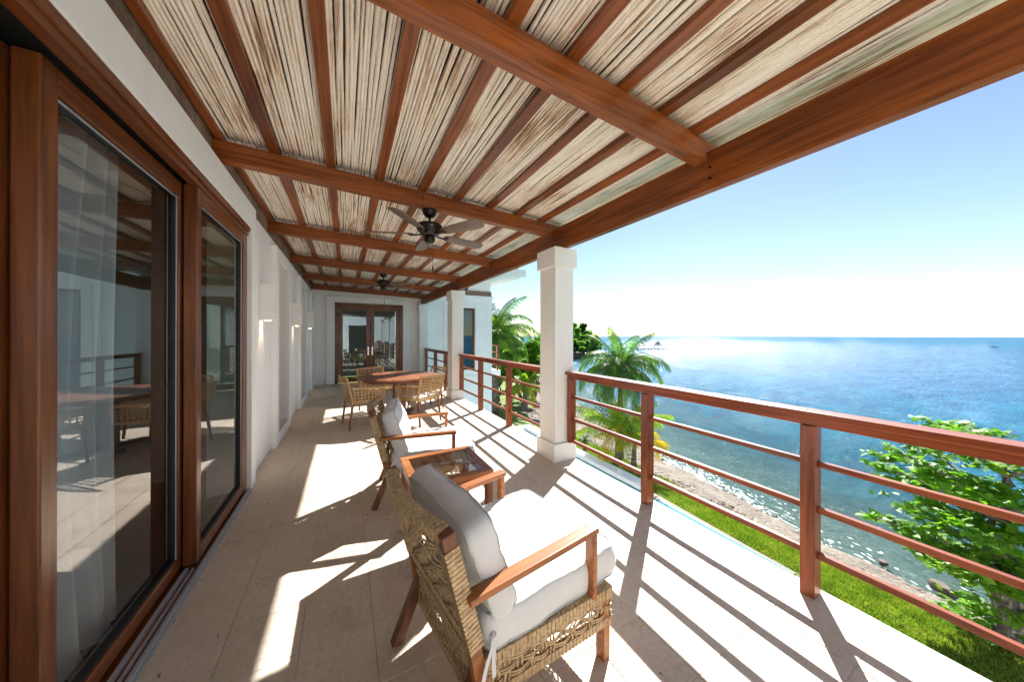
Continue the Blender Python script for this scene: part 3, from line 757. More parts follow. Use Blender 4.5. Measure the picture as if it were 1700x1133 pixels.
# ------------------------------------------------------------------ weaving
def weave(mb, P, nu, nv, wu, wv, amp=.004, th=.0022, seed=0, seg=5, gapjit=.0, dbl=False):
    """open basket weave on the patch P(u,v) (u,v in 0..1): nu strands run along v, nv strands run along u"""
    rnd = random.Random(seed)
    def nrm(u, v):
        e_ = .01; du = P(min(1,u+e_), v) - P(max(0,u-e_), v); dv = P(u, min(1,v+e_)) - P(u, max(0,v-e_)); return du.cross(dv).normalized()
    def strand(along_v, c, w, phase, n_cross, off=0.0):
        K = n_cross * seg // 2 + 2; pts = []
        j = rnd.uniform(-gapjit, gapjit)
        for k in range(K+1):
            t = k/K; sway = j + gapjit*.8*math.sin(t*9+phase+c*20)
            cc = min(.995, max(.005, c + sway))
            u, v = (cc, t) if along_v else (t, cc)
            h = amp*math.sin(t*n_cross*math.pi + phase*math.pi)
            pts.append(P(u, v) + nrm(u, v)*(h+off))
        b = len(mb.v)
        for k, p in enumerate(pts):
            d = (pts[min(k+1,K)] - pts[max(k-1,0)]).normalized()
            t = k/K; u, v = (c, t) if along_v else (t, c); n_ = nrm(u, v); s_ = d.cross(n_).normalized()
            mb.v += [tuple(p - s_*w/2 + n_*th/2), tuple(p + s_*w/2 + n_*th/2), tuple(p + s_*w/2 - n_*th/2), tuple(p - s_*w/2 - n_*th/2)]
        for k in range(K):
            q0, q1 = b+4*k, b+4*k+4
            for i in range(4): mb.f.append((q0+i, q0+(i+1)%4, q1+(i+1)%4, q1+i))
    for i in range(nu):
        c = (i+.5)/nu
        if dbl:
            strand(True, c-.17/nu, wu, i%2, nv); strand(True, c+.17/nu, wu, i%2, nv)
        else: strand(True, c, wu, i%2, nv)
    for i in range(nv):
        c = (i+.5)/nv
        if dbl:
            strand(False, c-.16/nv, wv, (i+1)%2, nu); strand(False, c+.16/nv, wv, (i+1)%2, nu)
        else: strand(False, c, wv, (i+1)%2, nu)
def wrap(mb, pts, w, h, pitch=.0085, up=(0,0,1), seed=0):
    """flat strand wound round a bar: a row of close, slightly uneven rings"""
    rnd = random.Random(seed); pts = [Vector(p) for p in pts]
    for a, b_ in zip(pts[:-1], pts[1:]):
        L = (b_-a).length; n_ = max(1, int(L/pitch)); d = (b_-a)/n_
        for k in range(n_):
            g_ = rnd.uniform(0, .0012); s0 = a + d*k; s1 = a + d*(k+.86)
            mb.bar(s0, s1, w+g_+.003*(k%2), h+g_+.003*(k%2), up)
# cushion
def cushion(mat, L, Wd, T, name, parent, nx=30, ny=28, nz=7, rad=.035, bulge=.03, seed=0, taper=None, wrinkle=.006, piping=True):
    """L along x, Wd along y, T thick in z; origin at the centre of its bottom"""
    V = {}; verts = []; faces = []
    def pt(i, j, k):
        key = (i, j, k)
        if key in V: return V[key]
        u = 2*i/nx-1; v = 2*j/ny-1; w_ = 2*k/nz-1
        # superelliptic corner rounding in plan and side
        x = u*L/2; y = v*Wd/2; z = w_*T/2
        def rnd_(a, b_, ha, hb, r):
            ia = max(0, abs(a)-(ha-r)); ib = max(0, abs(b_)-(hb-r))
            if ia > 0 and ib > 0:
                m_ = max(ia, ib)/math.hypot(ia, ib); return (math.copysign(ha-r+ia*m_, a), math.copysign(hb-r+ib*m_, b_))
            return a, b_
        x, y = rnd_(x, y, L/2, Wd/2, rad*1.3)
        bl = bulge*(1-abs(u)**2.4)*(1-abs(v)**2.4)
        z = z*(1+0) + math.copysign(bl, w_)*abs(w_) 
        eb = .012*(1-w_*w_)
        x += math.copysign(eb, u)*abs(u)**12; y += math.copysign(eb, v)*abs(v)**12
        e_ = max(abs(u), abs(v))
        p = Vector((x*7+seed*3.3, y*7, z*7))
        wr = mnoise.noise(p)*wrinkle + mnoise.noise(Vector((x*24+seed, y*9, z*9)))*wrinkle*.55
        z += wr*math.copysign(1, w_) if abs(w_) > .5 else 0
        x += mnoise.noise(p+Vector((9,0,0)))*wrinkle*.8; y += mnoise.noise(p+Vector((0,9,0)))*wrinkle*.8
        z += T/2
        if taper: x, y, z = taper(x, y, z)
        V[key] = len(verts); verts.append((x, y, z)); return V[key]
    for i in range(nx):
        for j in range(ny):
            faces.append((pt(i,j,0), pt(i,j+1,0), pt(i+1,j+1,0), pt(i+1,j,0))); faces.append((pt(i,j,nz), pt(i+1,j,nz), pt(i+1,j+1,nz), pt(i,j+1,nz)))
    for i in range(nx):
        for k in range(nz):
            faces.append((pt(i,0,k), pt(i+1,0,k), pt(i+1,0,k+1), pt(i,0,k+1))); faces.append((pt(i,ny,k), pt(i,ny,k+1), pt(i+1,ny,k+1), pt(i+1,ny,k)))
    for j in range(ny):
        for k in range(nz):
            faces.append((pt(0,j,k), pt(0,j,k+1), pt(0,j+1,k+1), pt(0,j+1,k))); faces.append((pt(nx,j,k), pt(nx,j+1,k), pt(nx,j+1,k+1), pt(nx,j,k+1)))
    o = MB(); o.add(verts, faces); ob = o.build(name, mat, parent, smooth=True)
    if piping:
        pb = MB()
        for k in (0, nz):
            loop = [V[(i,0,k)] for i in range(nx)] + [V[(nx,j,k)] for j in range(ny)] + [V[(i,ny,k)] for i in range(nx,0,-1)] + [V[(0,j,k)] for j in range(ny,0,-1)]
            pts = [verts[q_] for q_ in loop] + [verts[loop[0]]]
            pb.tube(pts, .0042, 6, False)
        pb.build("piping", M_pipe, ob, smooth=True)
    return ob

# ------------------------------------------------------------------ lounge armchairs
def make_lounge():
    t = thing("lounge_armchair", "", "armchair")
    F0 = .385; R0 = .29; D = .68; AZ0, AZ1 = .165, .33
    FL, FR_, RL_, RR = Vector((D, F0, 0)), Vector((D, -F0, 0)), Vector((0, R0, 0)), Vector((0, -R0, 0))
    for s in (1, -1):
        MB().bar((D-.03, s*(F0-.03), 0), (D-.03, s*(F0-.03), AZ1-.02), .046, .046, (1,0,0)).build("leg", M_teak, t, bevel=.003)
        MB().bar((-.10, s*(R0-.0), 0), (.02, s*(R0-.02), AZ1-.03), .040, .050, (1,0,0)).build("leg", M_teak_dk, t, bevel=.003)
        MB().bar((.03, s*(R0+.004), .19), (-.035, s*(.297), .52), .034, .046, (1,0,0)).build("back_post", M_teak, t, bevel=.003)
        wp = MB(); wrap(wp, [(-.010, s*(.295), .41), (-.112, s*(.300), .805)], .046, .052, .0088, (1,0,0), 3+s); wp.build("wrapped_post", M_wick, t, kind='stuff')
        MB().bar((-.111, s*.300, .802), (-.122, s*.301, .856), .045, .050, (1,0,0)).build("post_cap", M_teak_dk, t, bevel=.006)
        # arm: flat board plus front upright
        ar = MB(); ar.bar((-.055, s*.322, .612), (.59, s*.352, .622), .056, .026)
        ar.bar((.567, s*.352, .610), (.567, s*.350, .318), .030, .050, (0,1,0))
        ar.build("armrest", M_teak, t, bevel=.006, seg=3)
    tr_ = MB(); pts = []
    for k in range(9):
        u = -1+2*k/8; pts.append((-.121-.045*(1-u*u), u*.285, .840+.004*(1-u*u)))
    wrap(tr_, pts, .046, .036, .0088, (0,0,1), 9); tr_.build("wrapped_top_rail", M_wick, t, kind='stuff')
    # back weave
    def Pb(u, v):
        y_ = (-1+2*u); hw_ = .275; x_ = -.010-.106*v - .045*(1-y_*y_)*v; return Vector((x_-.004, y_*hw_, .42+.405*v))
    bw_ = MB(); weave(bw_, Pb, 9, 9, .012, .009, .009, .003, 1, 6, .004, True); bw_.build("back_weave", M_wick, t, kind='stuff')
    lb = MB(); wrap(lb, [(-.012, -.275, .41), (-.012, .275, .41)], .03, .026, .0064, (0,0,1), 5); lb.build("lower_back_rail", M_wick, t, kind='stuff')
    sides = [(RR, FR_, 15), (FR_, FL, 16), (FL, RL_, 15), (RL_, RR, 12)]
    for k, (a, b_, n_) in enumerate(sides):
        d = (b_-a).normalized(); nrm_ = Vector((d.y, -d.x, 0)); A_ = a - d*.0; B_ = b_
        w1_ = MB(); ins = nrm_*-.022
        wrap(w1_, [A_+Vector((0,0,AZ1-.022))+ins, B_+Vector((0,0,AZ1-.022))+ins], .046, .044, .0095, (0,0,1), 10+k)
        wrap(w1_, [A_+Vector((0,0,AZ0+.016))+ins*.6, B_+Vector((0,0,AZ0+.016))+ins*.6], .028, .034, .0095, (0,0,1), 20+k)
        w1_.build("wrapped_rail", M_wick, t, kind='stuff')
        def Ps(u, v, a=a, b_=b_, nrm_=nrm_): return a.lerp(b_, u) + Vector((0,0,AZ0+.03+(AZ1-AZ0-.07)*v)) - nrm_*.004
        pw = MB(); weave(pw, Ps, n_-2, 3, .0085, .0080, .005, .0022, 30+k, 6, .007, True); pw.build("side_weave", M_wick, t, kind='stuff')
    sk = MB()
    for k in range(46):  # strands crossing from the side rails inward under the cushion
        u = (k+.5)/46; y_ = F0*u + R0*(1-u); x_ = D*u
        for s in (1, -1): sk.bar((x_, s*(y_-.03), AZ1-.008), (x_, s*(y_-.16), AZ1-.018), .0075, .0025)
    sk.bar((.02,0,AZ1-.035), (D-.03,0,AZ1-.035), .56, .012)
    sk.build("seat_deck", M_wick, t, kind='stuff')
    # cushions
    def tp(x, y, z): return (x, y*(.90+.17*(x+.36)/.72), z)
    sc_ = cushion(M_fab, .72, .655, .135, "seat_cushion", t, bulge=.018, seed=2, taper=tp, wrinkle=.010); sc_.location = (.405, 0, .335)
    bc = cushion(M_fab, .42, .59, .105, "back_cushion", t, bulge=.05, seed=5, wrinkle=.012)
    # stand it up: local x -> up, z -> forward
    bc.rotation_euler = (0, R(-108), 0); bc.location = (.125, 0, .640)
    for s in (1, -1):
        tie = MB()
        for k in range(2):
            pts = [Vector((.065+.004*k, s*.300, .42)), Vector((.06-.01*k, s*.318, .38)), Vector((.05-.03*k, s*.326, .34)), Vector((.05-.05*k, s*.332, .29))]
            for a, b_ in zip(pts[:-1], pts[1:]): tie.bar(a, b_, .016, .0025, (0,1,0))
        tie.lathe([(.004,-.012),(.013,-.006),(.013,.006),(.004,.012)], 10, (.062, s*.308, .41))
        tie.build("tie", M_fab, t)
    return t
lo1 = make_lounge()
lo1['label'] = "woven lounge armchair in the foreground with white cushions and teak arms"; lo1['group'] = "woven lounge armchairs facing the sea"
lo2 = copy_tree(lo1); lo2['label'] = "woven lounge armchair with white cushions beyond the glass side table"
lo1.location = (.362, 1.29, 0); lo1.rotation_euler = (0, 0, R(9))
lo2.location = (.37, 3.12, 0); lo2.rotation_euler = (0, 0, R(-11))

# ------------------------------------------------------------------ side table
stb = thing("side_table", "low teak side table with inset glass top between the two lounge armchairs", "side table", (.64, 2.19, 0))
tw, td, thh = .275, .26, .56
f = MB(); rw_ = .055
f.box(-tw, tw, -td, -td+rw_, thh-.035, thh); f.box(-tw, tw, td-rw_, td, thh-.035, thh)
f.box(-tw, -tw+rw_, -td+rw_+.001, td-rw_-.001, thh-.035, thh-.001); f.box(tw-rw_, tw, -td+rw_+.001, td-rw_-.001, thh-.035, thh-.001)
f.build("top_frame", M_teak, stb, bevel=.003)
f = MB(); f.box(-tw+.012, tw-.012, -td+.012, -td+.03, thh-.065, thh-.036); f.box(-tw+.012, tw-.012, td-.03, td-.012, thh-.09, thh-.036)
f.box(-tw+.012, -tw+.03, -td+.03, td-.03, thh-.09, thh-.036); f.box(tw-.03, tw-.012, -td+.03, td-.03, thh-.09, thh-.036); f.build("apron", M_teak_dk, stb)
MB().add([(-tw+rw_,-td+rw_,thh-.006),(tw-rw_,-td+rw_,thh-.006),(tw-rw_,td-rw_,thh-.006),(-tw+rw_,td-rw_,thh-.006)],[(0,1,2,3)]).build("glass_top", M_glass_t, stb)
for sx in (-1, 1):
    for sy in (-1, 1): MB().bar((sx*(tw-.028), sy*(td-.028), 0), (sx*(tw-.028), sy*(td-.028), thh-.036), .052, .044, (1,0,0)).build("leg", M_teak_dk, stb, bevel=.003)

# ------------------------------------------------------------------ dining set
def make_dining():
    t = thing("dining_chair", "", "chair")
    Wd = .265; SZ = .44
    for s in (1, -1):
        MB().bar((.0, s*(Wd-.015), 0), (.055, s*(Wd-.03), SZ), .022, .026, (1,0,0), .03, .034).build("leg", M_teak_dk, t, bevel=.003)
        MB().bar((.52, s*(Wd-.005), 0), (.485, s*(Wd-.02), SZ), .022, .026, (1,0,0), .03, .034).build("leg", M_teak_dk, t, bevel=.003)
        fr = MB(); a0, a1 = (.06, s*Wd, .43), (.50, s*(Wd+.01), .43); b0, b1 = (.03, s*(Wd+.005), .665), (.52, s*(Wd+.02), .645)
        for p_, q_ in ((a0,a1),(b0,b1),(a1,b1)): wrap(fr, [p_, q_], .021, .021, .009, (0,0,1) if abs(p_[2]-q_[2])<.1 else (1,0,0), 4)
        fr.build("arm_frame", M_wick2, t, kind='stuff')
        def Pa(u, v, s=s, A=(Vector(a0),Vector(a1),Vector(b0),Vector(b1))): return A[0].lerp(A[1],u).lerp(A[2].lerp(A[3],u), v)
        am = MB(); weave(am, Pa, 9, 5, .0125, .0125, .0025, .0025, 2, 4, .0); am.build("arm_weave", M_wick2, t, kind='stuff')
    def Pk(u, v):
        y_ = -1+2*u; return Vector((.045-.085*v-.03*(1-y_*y_), y_*(Wd+.005+.012*v), .44+.385*v))
    bk_ = MB(); weave(bk_, Pk, 10, 8, .0125, .0125, .0025, .0025, 3, 4, .0); bk_.build("back_weave", M_wick2, t, kind='stuff')
    bf = MB()
    wrap(bf, [Pk(u/8, 1) for u in range(9)], .022, .022, .009, (0,0,1), 6); wrap(bf, [Pk(0, v/4) for v in range(5)], .021, .021, .009, (1,0,0), 7); wrap(bf, [Pk(1, v/4) for v in range(5)], .021, .021, .009, (1,0,0), 8)
    bf.build("back_frame", M_wick2, t, kind='stuff')
    def Pf(u, v): return Vector((.03+.475*v, (-1+2*u)*(Wd-.01), SZ-.01))
    sw = MB(); weave(sw, Pf, 12, 11, .024, .024, .002, .002, 5, 4, 0)
    sw.build("seat_weave", M_wick2, t, kind='stuff')
    sf = MB(); wrap(sf, [(.50,-Wd,.425),(.50,Wd,.425)], .024, .03, .009, (0,0,1), 1); sf.bar((.04,-Wd,.42),(.04,Wd,.42),.024,.03); sf.build("seat_rail", M_wick2, t, kind='stuff')
    return t
dc = make_dining()
GD = "woven dining chairs round the table"
spots = [((0.0, 5.61), 12, "golden woven dining chair on the house side of the round table"),
         ((1.27, 5.18), 124, "golden woven dining chair with its back turned, right behind the farther lounge armchair"),
         ((1.70, 6.42), 195, "woven dining chair between the round table and the railing"),
         ((.46, 6.85), -63, "woven dining chair behind the round table, in front of the double door")]
for i, ((x, y), a, lb_) in enumerate(spots):
    o = dc if i == 0 else copy_tree(dc)
    o.location = (x, y, 0); o.rotation_euler = (0,0,R(a)); o['label'] = lb_; o['group'] = GD
sc_ = cushion(M_fab, .42, .42, .035, "seat_pad", None, 14, 14, 3, .03, .008, 8, None, .002, False)
sc_.location = (1.27-.165, 5.18+.24, .435); sc_.rotation_euler = (0,0,R(124)); tag(sc_, "thin white pad on the seat of the dining chair with its back turned", "seat pad")
tb = thing("dining_table", "round dark wooden dining table on a pedestal, partly sunlit", "table", (.88, 5.99, 0))
for k in range(9):   # planked round top
    R0_ = .70; x0 = -R0_ + 2*R0_*k/9 + .0012; x1 = -R0_ + 2*R0_*(k+1)/9 - .0012
    n_ = 10; top = []; bot = []
    xs_ = [x0 + (x1-x0)*i/n_ for i in range(n_+1)]
    up_ = [(x, math.sqrt(max(0, R0_**2-x*x))) for x in xs_]; lo_ = [(x, -math.sqrt(max(0, R0_**2-x*x))) for x in reversed(xs_)]
    ring = up_ + lo_; m_ = len(ring)
    MB().add([(a, b_, .718) for a, b_ in ring] + [(a, b_, .750) for a, b_ in ring], [tuple(range(m_)), tuple(range(2*m_-1, m_-1, -1))] + [(i, m_+i, m_+(i+1)%m_, (i+1)%m_) for i in range(m_)]).build("plank", M_table, tb)
MB().lathe([(.60,.675),(.62,.68),(.62,.717)], 48).build("apron", M_teak_dk, tb)
for sx in (-1,1):
    for sy in (-1,1):
        MB().bar((sx*.075, sy*.075, .05), (sx*.075, sy*.075, .676), .06, .06, (1,0,0)).build("pedestal_post", M_teak_dk, tb, bevel=.004)
for a in (45, 135):
    c_, s_ = math.cos(R(a)), math.sin(R(a)); MB().bar((-.42*c_, -.42*s_, .03), (.42*c_, .42*s_, .03 + (.0 if a == 45 else .001)), .065, .05).build("foot", M_teak_dk, tb, bevel=.004)

# ------------------------------------------------------------------ neighbouring wing of the house
wg = thing("house_wing", "white wing of the house with corner eave, tall window and side balcony", "house", (3.7, 10.8, 0))
e = MB()
wx0, wx1 = 3.40, 4.30
e.box(2.47, wx0, 10.8, 16, -3.6, 2.93); e.box(wx1, 5.02, 10.8, 11.05, -3.6, 2.93); e.box(wx0, wx1, 10.8, 11.05, -3.6, .22); e.box(wx0, wx1, 10.8, 11.05, 2.53, 2.93)
e.box(4.9, 5.02, 11.05, 16, -3.6, 2.93); e.box(wx0, 4.9, 15.8, 16, -3.6, 2.93)
W(e, "wall", M_white, wg)
e = MB(); e.box(2.47, 3.30, 10.86, 16, 2.93, 4.0); e.box(4.06, 4.98, 10.86, 16, 2.93, 4.0); e.box(3.30, 4.06, 10.86, 11.1, 2.93, 3.12); e.box(2.30,2.47,10.86,16,2.80,4.0)
W(e, "upper_wall", M_white, wg)
W(MB().box(2.47, 5.03, 10.70, 10.858, 2.93, 3.0), "ledge", M_white, wg, bevel=.004)
W(MB().box(3.95, 4.99, 10.78, 10.858, 3.0, 3.20), "stone_band", M_stone, wg)
W(MB().box(2.47, 3.94, 10.79, 10.858, 3.0, 3.18), "stone_band", M_stone, wg)
e = MB(); e.box(1.0, 5.96, 9.8, 16, 3.73, 3.97); W(e, "eave", M_white, wg, bevel=.005)
rt = MB()
for k in range(22):
    x_ = 1.2 + .21*k; rt.tube([(x_, 9.92, 4.02), (x_, 12.5, 4.9)], .085, 8)
rt.hexa([(1.0,9.9,3.972),(5.9,9.9,3.972),(5.9,15.8,3.972),(1,15.8,3.972),(1.2,10.0,4.0),(5.7,10.0,4.0),(4.5,13,4.9),(2.4,13,4.9)])
W(rt, "roof", M_tile, wg)
e = MB(); e.box(3.24, wx0, 10.745, 10.8, .12, 2.63); e.box(wx1, 4.46, 10.745, 10.8, .12, 2.63); e.box(wx0, wx1, 10.745, 10.8, 2.53, 2.63); e.box(wx0, wx1, 10.745, 10.8, .12, .22)
W(e, "window_casing", M_white, wg, bevel=.004)
W(MB().box(3.10,3.2,10.77,10.8,-.3,2.75), "wall_rib", M_white, wg)
def wwin(x0, x1, z0, z1, y, up=False):
    f_ = MB(); t_ = .075
    f_.box(x0, x0+t_, y, y+.07, z0, z1); f_.box(x1-t_, x1, y, y+.07, z0, z1); f_.box(x0+t_, x1-t_, y, y+.07, z0, z0+t_); f_.box(x0+t_, x1-t_, y, y+.07, z1-t_, z1)
    wf = W(f_, "window", M_door_z, wg)
    W(MB().add([(x0+t_,y+.03,z0+t_),(x1-t_,y+.03,z0+t_),(x1-t_,y+.03,z1-t_),(x0+t_,y+.03,z1-t_)],[(0,1,2,3)]), "pane", M_glass_end, wf)
    bl = MB(); z = z0+t_
    while z < z1-t_: bl.box(x0+t_, x1-t_, y+.075, y+.10, z, z+.004); z += .045
    W(bl, "blind", M_white, wf, kind='stuff')
wwin(wx0, wx1, .22, 2.53, 10.83); wwin(3.30, 4.06, 3.12, 3.75, 10.9)
bc_ = MB().box(5.03, 5.90, 11.8, 15.5, -.24, -.002); W(bc_, "balcony_slab", M_white, wg, bevel=.005)
rl = MB()
br = thing("balcony_railing", "red wooden railing of the small side balcony beside the palm", "railing", (5.4, 12, 0))
W(MB().box(5.03, 5.87, 11.84, 11.95, 1.03, 1.068), "top_cap", M_rail_y, br); W(MB().box(5.76, 5.87, 11.95, 15.4, 1.03, 1.068), "top_cap", M_rail_y, br)
for px_, py_ in ((5.79,11.90),(5.08,11.90),(5.79,13.0),(5.79,14.2)):
    W(MB().box(px_-.035, px_+.035, py_-.035, py_+.035, 0, 1.03), "post", M_rail_z, br)
for z0 in (.22,.49,.75):
    W(MB().box(5.115, 5.755, 11.885, 11.915, z0, z0+.032), "bar", M_rail_y, br)
    W(MB().box(5.775, 5.805, 11.935, 15.3, z0, z0+.032), "bar", M_rail_y, br)

# ------------------------------------------------------------------ building body below the terrace, pool
W(MB().box(-6, 2.44, -6, 10.8, -3.7, -.33), "lower_wall", M_white, wg)
pl = MB().box(3.2, 8.155, 6.45, 13.3, -3.9, -3.38)
pl.hexa([(3.2,2.7,-3.9),(8.06,2.7,-3.9),(8.15,6.45,-3.9),(3.2,6.45,-3.9),(3.2,2.7,-3.38),(8.06,2.7,-3.38),(8.15,6.45,-3.38),(3.2,6.45,-3.38)])
pl = pl.build("pool", M_pool, kind='structure')
cp = MB(); 
cpt = thing("pool_coping", "pale stone coping round the turquoise pool below the railing", "pool edge", (8.3, 8, -3.4))
W(MB().box(8.17, 8.60, 6.45, 13.3, -3.62, -3.24), "coping_stone", M_white, cpt, bevel=.01)
W(MB().box(3.2, 8.60, 13.3, 13.75, -3.62, -3.24), "coping_stone", M_white, cpt, bevel=.01)
W(MB().hexa([(8.06,2.7,-3.62),(8.22,2.7,-3.62),(8.46,6.44,-3.62),(8.15,6.44,-3.62),(8.06,2.7,-3.43),(8.22,2.7,-3.43),(8.46,6.44,-3.40),(8.15,6.44,-3.36)]), "wet_ledge", M_rock2, cpt)
W(MB().box(3.2, 8.2, 2.5, 2.7, -3.62, -3.46), "wet_ledge", M_rock2, cpt, bevel=.01)

# ------------------------------------------------------------------ grass blades, pebbles, rocks, foam
def ground_z(x, y):
    u = np.clip((x - 7.5)/2.8, 0, 1); return -3.5 - .42*u*u
n = 120000
yy = np.random.uniform(-1.5, 13, n) ; le = np.interp(yy, ys, lawn_edge(ys)); xx = le - np.abs(np.random.uniform(0, 1, n))**1.2 * (le - 7.75) + .12
keep = (xx > np.where(yy < 2.6, 7.75, 8.5)); xx = xx[keep]; yy = yy[keep]; n = len(xx)
zz = ground_z(xx, yy) - .02
an = np.random.uniform(0, 2*np.pi, n); hh = np.random.uniform(.03, .085, n); ww = np.random.uniform(.006, .012, n); ln = np.random.uniform(-.05, .05, (n, 2))
V = np.zeros((n, 3, 3)); V[:, 0] = np.stack([xx - ww*np.cos(an), yy - ww*np.sin(an), zz], -1); V[:, 1] = np.stack([xx + ww*np.cos(an), yy + ww*np.sin(an), zz], -1)
V[:, 2] = np.stack([xx + ln[:, 0], yy + ln[:, 1], zz + hh + .02], -1)
np_obj("grass", V.reshape(-1, 3), np.arange(n*3).reshape(-1, 3), M_blades, None, False, 'stuff'); tag(bpy.data.objects["grass"], "short bright green grass blades of the lawn below the terrace", "grass")
ico = [(-.53,-.85,0),(.53,-.85,0),(-.53,.85,0),(.53,.85,0),(0,-.53,.85),(0,.53,.85),(0,-.53,-.85),(0,.53,-.85),(.85,0,-.53),(.85,0,.53),(-.85,0,-.53),(-.85,0,.53)]
icf = [(0,11,5),(0,5,1),(0,1,7),(0,7,10),(0,10,11),(1,5,9),(5,11,4),(11,10,2),(10,7,6),(7,1,8),(3,9,4),(3,4,2),(3,2,6),(3,6,8),(3,8,9),(4,9,5),(2,4,11),(6,2,10),(8,6,7),(9,8,1)]
from mathutils import geometry
phi = (1+5**.5)/2
ico = np.array([(-1,phi,0),(1,phi,0),(-1,-phi,0),(1,-phi,0),(0,-1,phi),(0,1,phi),(0,-1,-phi),(0,1,-phi),(phi,0,-1),(phi,0,1),(-phi,0,-1),(-phi,0,1)])/1.9
icf = np.array([(0,11,5),(0,5,1),(0,1,7),(0,7,10),(0,10,11),(1,5,9),(5,11,4),(11,10,2),(10,7,6),(7,1,8),(3,9,4),(3,4,2),(3,2,6),(3,6,8),(3,8,9),(4,9,5),(2,4,11),(6,2,10),(8,6,7),(9,8,1)])
def scatter_rocks(name, n, frac, y0, y1, s0, s1, mat, zf=.3, seed=1):
    rg = np.random.default_rng(seed)
    y_ = rg.uniform(y0, y1, n); a = lawn_edge(y_); b_ = shore(y_); u = rg.uniform(frac[0], frac[1], n); x_ = a + (b_-a)*u
    z_ = -3.93 - .55*u - .3*np.clip(u-1, 0, 1)
    s_ = s0*(s1/s0)**(rg.uniform(0,1,n)**2.2)
    th_ = rg.uniform(0, 2*np.pi, n); el = rg.uniform(.55, 1.6, n); fl_ = rg.uniform(.25, .6, n)
    P = ico[None]*(1+rg.uniform(-.22,.22,(n,12,1)))
    X_ = P[...,0]*s_[:,None]*el[:,None]; Y2 = P[...,1]*s_[:,None]; Z2 = P[...,2]*(s_*fl_)[:,None]
    V_ = np.stack([x_[:,None]+X_*np.cos(th_)[:,None]-Y2*np.sin(th_)[:,None], y_[:,None]+X_*np.sin(th_)[:,None]+Y2*np.cos(th_)[:,None], z_[:,None]+Z2], -1)
    F_ = (icf[None] + 12*np.arange(n)[:,None,None]).reshape(-1,3)
    o = np_obj(name, V_.reshape(-1,3), F_, mat, None, False, 'stuff'); return o
tag(scatter_rocks("pebbles", 9000, (.05,1.0), -1, 22, .018, .11, M_rock, seed=3), "brown and grey stones strewn along the shore", "pebbles")
tag(scatter_rocks("pale_pebbles", 6500, (-.02,.9), -1, 22, .015, .08, M_rock2, seed=4), "pale stones strewn along the shore", "pebbles")
tag(scatter_rocks("wet_stones", 3500, (.95,2.2), -1, 20, .03, .16, M_bed, seed=5), "dark wet stones in the shallows", "stones")
def rock(x, y, z, s, label, seed, sx=1.5, sy=1, sz=.6, rz=0):
    bm_ = bpy.data.meshes.new("rock"); import bmesh
    b = bmesh.new(); bmesh.ops.create_icosphere(b, subdivisions=3, radius=1)
    for v_ in b.verts:
        d = 1 + .36*mnoise.noise(v_.co*1.3+Vector((seed,0,0))) + .16*mnoise.noise(v_.co*4+Vector((seed,0,0))) + .07*mnoise.noise(v_.co*11+Vector((seed,0,0)))
        c = v_.co*d; c.x = max(-.8, min(.85, c.x)); v_.co = Vector((c.x*sx*s, c.y*sy*s, min(c.z, .75)*sz*s))
    b.to_mesh(bm_); b.free(); bm_.materials.append(M_rock)
    o = bpy.data.objects.new("boulder", bm_); COL.objects.link(o); o.location = (x, y, z); o.rotation_euler = (0,0,rz)
    return tag(o, label, "rock", "boulders at the waterline")
rock(13.65, 9.6, -4.57, .15, "brown boulder in the foam behind the nearest palm trunks", 1, 1.9, 1, .6, R(30))
rock(12.85, 6.75, -4.56, .07, "small dark stone at the waterline between two boulders", 2)
rock(12.8, 6.1, -4.55, .13, "pointed brown boulder in the shallows beyond the middle of the near railing", 3, 1.9, 1, .7, R(-20))
rock(12.45, 1.40, -4.50, .15, "sharp-edged pale brown boulder near the spotted tree trunk", 4, 1.7, .9, .9, R(60))
rock(12.6, 2.35, -4.55, .09, "dark boulder in shallow water above the lowest railing bar", 5, 1.4, 1, .8)
# foam: small crest flecks along the shore
rg = np.random.default_rng(11); n = 2600
y_ = rg.uniform(-1, 14, n); off = np.abs(rg.normal(.35, .45, n)); wgt = np.exp(-((y_-8)/3.2)**2); keep = rg.uniform(0,1,n) < (.06+.94*wgt)
y_ = y_[keep]; off = off[keep]; n = len(y_)
x_ = shore(y_) + off + .1; a_ = rg.uniform(-.5,.5,n)+1.35; l_ = rg.uniform(.02,.11,n); t_ = rg.uniform(.006,.028,n); c_, s_ = np.cos(a_), np.sin(a_)
V = np.zeros((n,4,3))
for q_, (i, j) in enumerate(((-1,-.4),(0,-1),(1,.3),(0.1,1))):
    V[:,q_] = np.stack([x_+c_*l_*i-s_*t_*j, y_+s_*l_*i+c_*t_*j, np.full(n, SEA+.012)], -1)
tag(np_obj("foam", V.reshape(-1,3), np.arange(n*4).reshape(-1,4), M_foam, None, False, 'stuff'), "white flecks of foam where small waves reach the shore", "foam")

